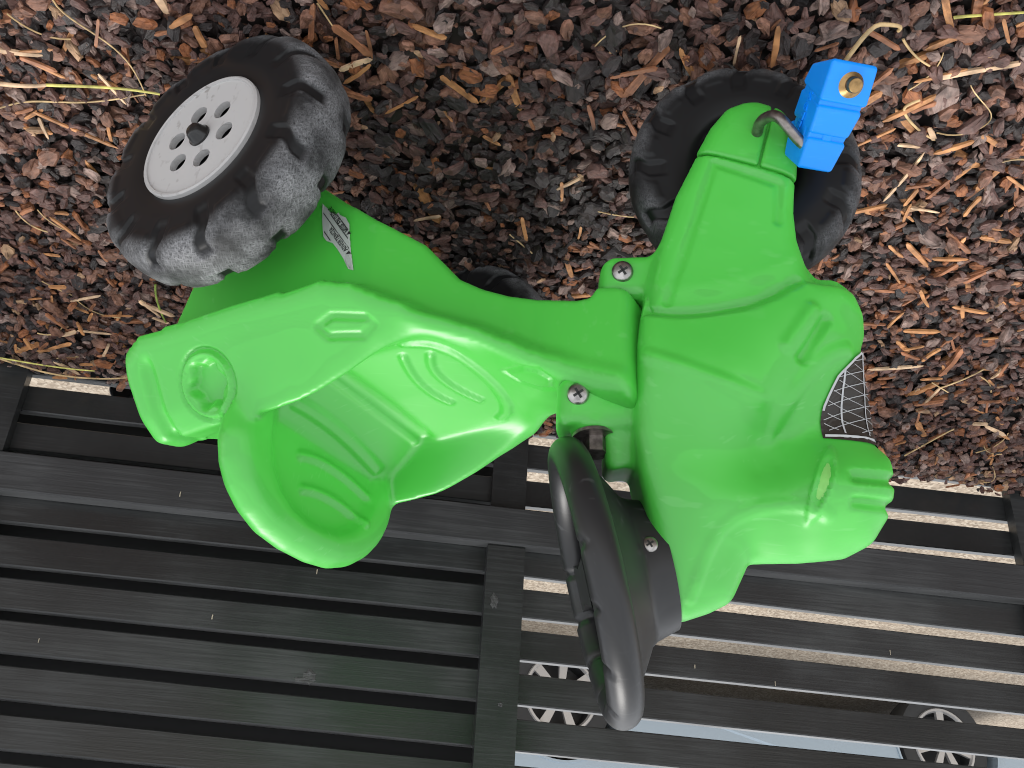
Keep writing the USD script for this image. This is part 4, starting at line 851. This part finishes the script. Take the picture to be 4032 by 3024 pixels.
SPL = [((-0.3873, 0.7163), (-0.4724, 0.6965), 0.0062, 1, 'long pale wood splinter at the edge of the bed right of the padlock'),
    ((-0.4041, 0.8965), (-0.4207, 0.8187), 0.0042, 1, 'slim pale splinter lying diagonally beside the front wheel'),
    ((0.5408, 0.7585), (0.4966, 0.764), 0.0058, 1, 'short pale splinter near the frame edge left of the rear wheel'),
    ((0.3614, 0.6742), (0.3554, 0.7065), 0.0085, 1, 'broad pinkish splinter at the frame edge above the grey wheel hub'),
    ((0.4478, 0.7891), (0.4312, 0.8311), 0.0032, 1, 'thin pale splinter crossing the yellow-green stem beside the rear wheel'),
    ((0.3587, 0.7239), (0.3321, 0.7063), 0.0060, 0, 'orange wood splinter sloping beside the rear tyre, the more level of two'),
    ((0.3329, 0.7203), (0.3276, 0.7463), 0.0065, 0, 'broad orange splinter standing on end against the rear tyre'),
    ((0.1956, 0.7686), (0.1602, 0.7481), 0.0056, 1, 'tan splinter leaning out from the inner side of the rear wheel'),
    ((0.1966, 0.7129), (0.1623, 0.744), 0.0085, 2, 'wide brown split stick beside the top of the rear tyre'),
    ((-0.6077, 1.2602), (-0.6074, 1.1832), 0.0095, 2, 'large reddish split stick on the bark right of the grille sticker'),
    ((-0.521, 1.1597), (-0.5645, 1.1486), 0.0065, 0, 'orange splinter lying level right of the green hood nose'),
    ((-0.5089, 1.2685), (-0.5793, 1.2424), 0.0055, 1, 'long pale splinter pointing at the grille sticker'),
    ((0.5336, 0.8435), (0.4575, 0.8921), 0.0042, 0, 'long thin orange splinter ending at the sidewall of the rear wheel')]
for a, b, w, mi, lab in SPL:
    n = len(USED); o = obj('wood_splinter', splinter_between(a, b, w, int(abs(a[0] * 9999))), SPLIN[mi]); tag(o, lab, 'wood splinter')
cnt = 0; tries = 0
while cnt < 80 and tries < 5000:
    tries += 1
    x, y = rng.uniform(-0.85, 0.75), rng.uniform(0.6, 1.52)
    (p_,), (dd,) = proj((x, y, 0.0))
    if not (60 < p_[0] < 3970 and 60 < p_[1] < 1850) or poly_sdf(np.array(p_[0]), np.array(p_[1]), toy_px) < 60: continue
    L = rng.uniform(0.022, 0.055); a0 = rng.uniform(0, np.pi)
    o = obj('small_splinter', splinter_between((x, y), (x + L * math.cos(a0), y + L * math.sin(a0)), rng.uniform(0.0028, 0.0062), 1000 + cnt), SPLIN[rng.choice(3, p=[0.45, 0.3, 0.25])])
    tag(o, 'small orange-brown wood splinter on the bark ' + zone(p_), 'wood splinter', 'small wood splinters ' + zone(p_)); cnt += 1
ST = [('dry_straw', [(-0.2905, 0.7046, 0.02), (-0.2895, 0.6874, 0.026), (-0.2948, 0.6658, 0.025), (-0.3063, 0.6467, 0.018), (-0.3185, 0.6449, 0.014), (-0.3315, 0.6488, 0.010), (-0.3364, 0.6596, 0.004)], 0.0025, STRAW, 'thick dry bent stem arching out from behind the blue padlock', 'stem'),
    ('dry_straw', on_ground([(-0.3452, 0.6709), (-0.3621, 0.6879), (-0.3814, 0.7006)], 0.009), 0.0014, STRAW, 'short thin dry stem in line with the bent stem by the padlock', 'stem'),
    ('grass_stalk', on_ground([(-0.382, 0.6438), (-0.4027, 0.6405), (-0.4650, 0.6343)], 0.011), 0.0017, GRASSY, 'straight yellow grass stem at the right frame edge beyond the padlock', 'stem'),
    ('dry_straw', on_ground([(-0.3867, 0.7414), (-0.3756, 0.7492), (-0.378, 0.7595), (-0.3956, 0.7795), (-0.4248, 0.8011)], 0.011), 0.0018, STRAW, 'curled flat dry stem right of the blue padlock', 'stem'),
    ('dry_straw', on_ground([(-0.4238, 0.7918), (-0.4559, 0.7928), (-0.4709, 0.7786), (-0.4679, 0.7626), (-0.4482, 0.7432), (-0.429, 0.7211)], 0.010), 0.0008, STRAW, 'fine hooked root curving across the bark right of the padlock', 'stem'),
    ('grass_stalk', on_ground([(0.5598, 0.806), (0.5306, 0.8065), (0.5053, 0.8026)], 0.012), 0.0026, SPLIN[1], 'pale swollen end of a stem at the left frame edge', 'stem'),
    ('grass_stalk', on_ground([(0.5066, 0.8027), (0.4661, 0.8048), (0.4295, 0.8071), (0.3912, 0.8138)], 0.012), 0.0017, GRASSY, 'yellow-green grass stem running under the rear tyre', 'stem'),
    ('dry_straw', on_ground([(0.4611, 0.686), (0.4563, 0.7142), (0.4341, 0.7377), (0.4163, 0.7626), (0.4084, 0.7894), (0.4071, 0.818)], 0.011), 0.0010, STRAW, 'long thin brown root curving down to the rear wheel', 'stem'),
    ('dry_straw', on_ground([(0.5762, 0.8471), (0.5526, 0.8357), (0.5226, 0.8284), (0.4818, 0.8279), (0.4398, 0.8237), (0.4082, 0.817)], 0.010), 0.0011, STRAW, 'thin wavy dry stem running from the left frame edge to the tyre', 'stem'),
    ('green_grass', on_ground([(0.484, 1.1539), (0.4919, 1.1966), (0.4949, 1.249)], 0.012), 0.0017, GRASS, 'single green grass blade on the bark behind the rear wheel', 'grass blade'),
    ('dry_straw', on_ground([(0.80, 1.371), (0.744, 1.4037), (0.6976, 1.4174), (0.6389, 1.4197), (0.580, 1.4091)], 0.014), 0.0016, STRAW, 'long dry straw along the bark edge at the left fence post', 'stem'),
    ('grass_stalk', on_ground([(0.80, 1.3749), (0.7061, 1.3855), (0.6405, 1.394)], 0.014), 0.0014, GRASSY, 'yellow-green stem beside the straw at the left fence post', 'stem'),
    ('dry_straw', [(-0.8081, 1.590, 0.004), (-0.8127, 1.560, 0.012), (-0.7946, 1.5217, 0.008)], 0.0009, STRAW, 'pale root tuft hanging over the bark edge at the right fence post', 'stem'),
    ('dry_straw', on_ground([(-0.6443, 1.5047), (-0.6774, 1.4197), (-0.6836, 1.4103)], 0.011), 0.0013, STRAW, 'pale straw leaning towards the fence right of the headlight block', 'stem'),
    ('dry_straw', on_ground([(0.2079, 0.6862), (0.1966, 0.7129)], 0.011), 0.0010, STRAW, 'short dry stem at the frame edge between rear tyre and frame corner', 'stem')]
for nm, pts, r_, mt, lab, ct in ST:
    c = bez(*pts, n=18); rr_ = r_ * np.linspace(1.0, 0.7, 18)
    tag(obj(nm, tube(c, rr_, 6), mt, None, 60), lab, ct)
cnt = 0; tries = 0
while cnt < 18 and tries < 3000:
    tries += 1
    x, y = rng.uniform(-0.85, 0.75), rng.uniform(0.6, 1.52)
    (p_,), (dd,) = proj((x, y, 0.0))
    if not (60 < p_[0] < 3970 and 60 < p_[1] < 1850) or poly_sdf(np.array(p_[0]), np.array(p_[1]), toy_px) < 80: continue
    L = rng.uniform(0.03, 0.075); a0 = rng.uniform(0, 2 * np.pi); cv = rng.uniform(-0.5, 0.5)
    pts = [(x, y), (x + L * 0.5 * math.cos(a0), y + L * 0.5 * math.sin(a0)), (x + L * math.cos(a0 + cv), y + L * math.sin(a0 + cv))]
    tag(obj('thin_straw', tube(bez(*on_ground(pts, 0.010), n=10), rng.uniform(0.0006, 0.0011), 5), STRAW, None, 60), 'thin loose straw ' + zone(p_), 'straw', 'thin straws ' + zone(p_)); cnt += 1

# ------------------------------------------------------------------ the parked car beyond the fence
W1, W2 = np.array([-0.3724, 6.2241, -0.7]), np.array([-2.8821, 6.9255, -0.7])
CX = (W2 - W1) / np.linalg.norm(W2 - W1); CY = np.array([CX[1], -CX[0], 0]); CY = CY if CY[1] < 0 else -CY     # CY: from the car towards the fence
car = thing('parked_car', 'pale blue-grey hatchback parked on the paving beyond the black fence', 'car', loc=W1 + [0, 0, PAVE_Z + 0.7])
def cw_(x, y, z): return W1 + np.multiply.outer(np.asarray(x, float), CX) + np.multiply.outer(np.asarray(y, float), CY) + np.multiply.outer(np.asarray(z, float), np.array([0, 0, 1.0]))
wb = 2.606; RT = 0.312
body2 = Polygon([(-0.75, -0.10), (-0.78, 0.10), (-0.72, 0.30), (-0.55, 0.42), (0.25, 0.52), (0.95, 0.98), (1.3, 1.07), (2.4, 1.05), (3.0, 0.92), (3.25, 0.55), (3.30, 0.10), (3.27, -0.06), (2.9, -0.095), (-0.4, -0.095)])
for cx in (0, wb): body2 = body2.difference(Polygon([(cx + 0.375 * math.cos(a), 0.375 * math.sin(a)) for a in np.linspace(0, 2 * np.pi, 49)[:-1]]))
bm = trimesh.creation.extrude_polygon(body2, 1.62, engine='earcut')
bv = bm.vertices.copy(); bx, bz_, by = bv[:, 0], bv[:, 1], bv[:, 2]
yy2 = 0.11 - by; yc = 0.11 - 0.81; tum = np.where(bz_ > 0.5, 1 - 0.42 * (bz_ - 0.5), 1.0); yy2 = yc + (yy2 - yc) * tum
bm2 = trimesh.Trimesh(cw_(bx, yy2, bz_), bm.faces, process=False); bm2.fix_normals()
cb = obj('car_body', bm2, CARP, car)
lin = trimesh.creation.extrude_polygon(Polygon([(-0.6, -0.05), (3.1, -0.05), (3.1, 0.36), (-0.6, 0.36)]), 1.3, engine='earcut'); q2 = lin.vertices
obj('underbody', trimesh.Trimesh(cw_(q2[:, 0], -0.10 - q2[:, 2], q2[:, 1] - 0.03), lin.faces[:, ::-1], process=False), TRIM, car)
def cplate(poly, y0, dz, m, name, parent):
    e = trimesh.creation.extrude_polygon(poly, dz, engine='earcut'); q3 = e.vertices
    tm_ = np.where(q3[:, 1] > 0.5, 0.42 * (q3[:, 1] - 0.5) * 0.81, 0)
    o_ = trimesh.Trimesh(cw_(q3[:, 0], y0 - tm_ + q3[:, 2], q3[:, 1]), e.faces, process=False); o_.fix_normals(); return obj(name, o_, m, parent)
cplate(Polygon([(0.45, 0.58), (1.0, 0.94), (1.42, 0.99), (1.42, 0.58)]), 0.112, 0.008, DARKGLASS, 'side_window', car)
cplate(Polygon([(1.5, 0.58), (1.5, 0.99), (2.35, 0.97), (2.75, 0.85), (2.6, 0.60)]), 0.112, 0.008, DARKGLASS, 'side_window', car)
for px_ in (0.60, 1.46): cplate(Polygon([(px_, -0.05), (px_ + 0.006, -0.05), (px_ + 0.006, 0.55), (px_, 0.55)]), 0.1105, 0.002, TRIM, 'door_seam', cb)
cplate(Polygon([(0.44, -0.092), (2.18, -0.092), (2.18, -0.06), (0.44, -0.06)]), 0.105, 0.014, CARP, 'sill', car)
cplate(Polygon([(-0.70, 0.22), (-0.45, 0.24), (-0.40, 0.36), (-0.60, 0.37)]), 0.108, 0.012, LAMPG, 'headlamp', car)
cplate(Polygon([(3.02, 0.35), (3.2, 0.35), (3.16, 0.62), (2.98, 0.62)]), 0.108, 0.012, REDL, 'tail_lamp', car)
for cx in (0, wb):
    arch = [(cx + 0.385 * math.cos(a), 0.385 * math.sin(a)) for a in np.linspace(-0.3, math.pi + 0.3, 33)] + [(cx + 0.372 * math.cos(a), 0.372 * math.sin(a)) for a in np.linspace(math.pi + 0.3, -0.3, 33)]
    cplate(Polygon(arch), 0.108, 0.010, CARP, 'wheel_arch', car)
for cx in (0, wb):
    for side in (0, 1):
        y_ = 0.09 if side == 0 else -1.49; sg = 1 if side == 0 else -1
        def loc_(m): p = m.vertices * [1, 1.06, 1.06]; o_ = trimesh.Trimesh(cw_(cx + p[:, 1], y_ + sg * p[:, 0], p[:, 2]), m.faces, process=False); o_.fix_normals(); return o_
        w_ = obj('car_tyre', loc_(revolve([(-0.19, 0.20), (-0.195, 0.27), (-0.17, 0.305), (-0.10, RT), (-0.04, RT), (-0.005, 0.300), (0.0, 0.27), (-0.006, 0.212)], 48)), RUBBER, car, 40)
        obj('rim_barrel', loc_(revolve([(-0.004, 0.213), (0.002, 0.205), (-0.012, 0.190), (-0.10, 0.18), (-0.10, 0.0001)], 40)), TRIM, w_, 40)
        obj('rim_lip', loc_(revolve([(-0.006, 0.214), (0.004, 0.209), (0.004, 0.196), (-0.014, 0.188)], 48)), WHEELRIM, w_, 40)
        sp_ = []
        for k in range(7):
            a = 2 * np.pi * k / 7 + 0.3 + cx; b_ = trimesh.creation.box(extents=(0.022, 0.165, 0.052)); vv2 = b_.vertices
            vv2[:, 2] *= np.where(vv2[:, 1] > 0, 1.0, 0.62); vv2 += [-0.016, 0.112, 0]
            sp_.append(trimesh.Trimesh(np.stack([vv2[:, 0], vv2[:, 1] * math.cos(a) - vv2[:, 2] * math.sin(a), vv2[:, 1] * math.sin(a) + vv2[:, 2] * math.cos(a)], 1), b_.faces))
        obj('rim_spokes', loc_(cat(sp_)), WHEELRIM, w_)
        obj('hub_cap', loc_(revolve([(-0.02, 0.05), (0.0, 0.045), (0.004, 0.035), (0.004, 0.0001)], 24)), WHEELRIM, w_, 40)
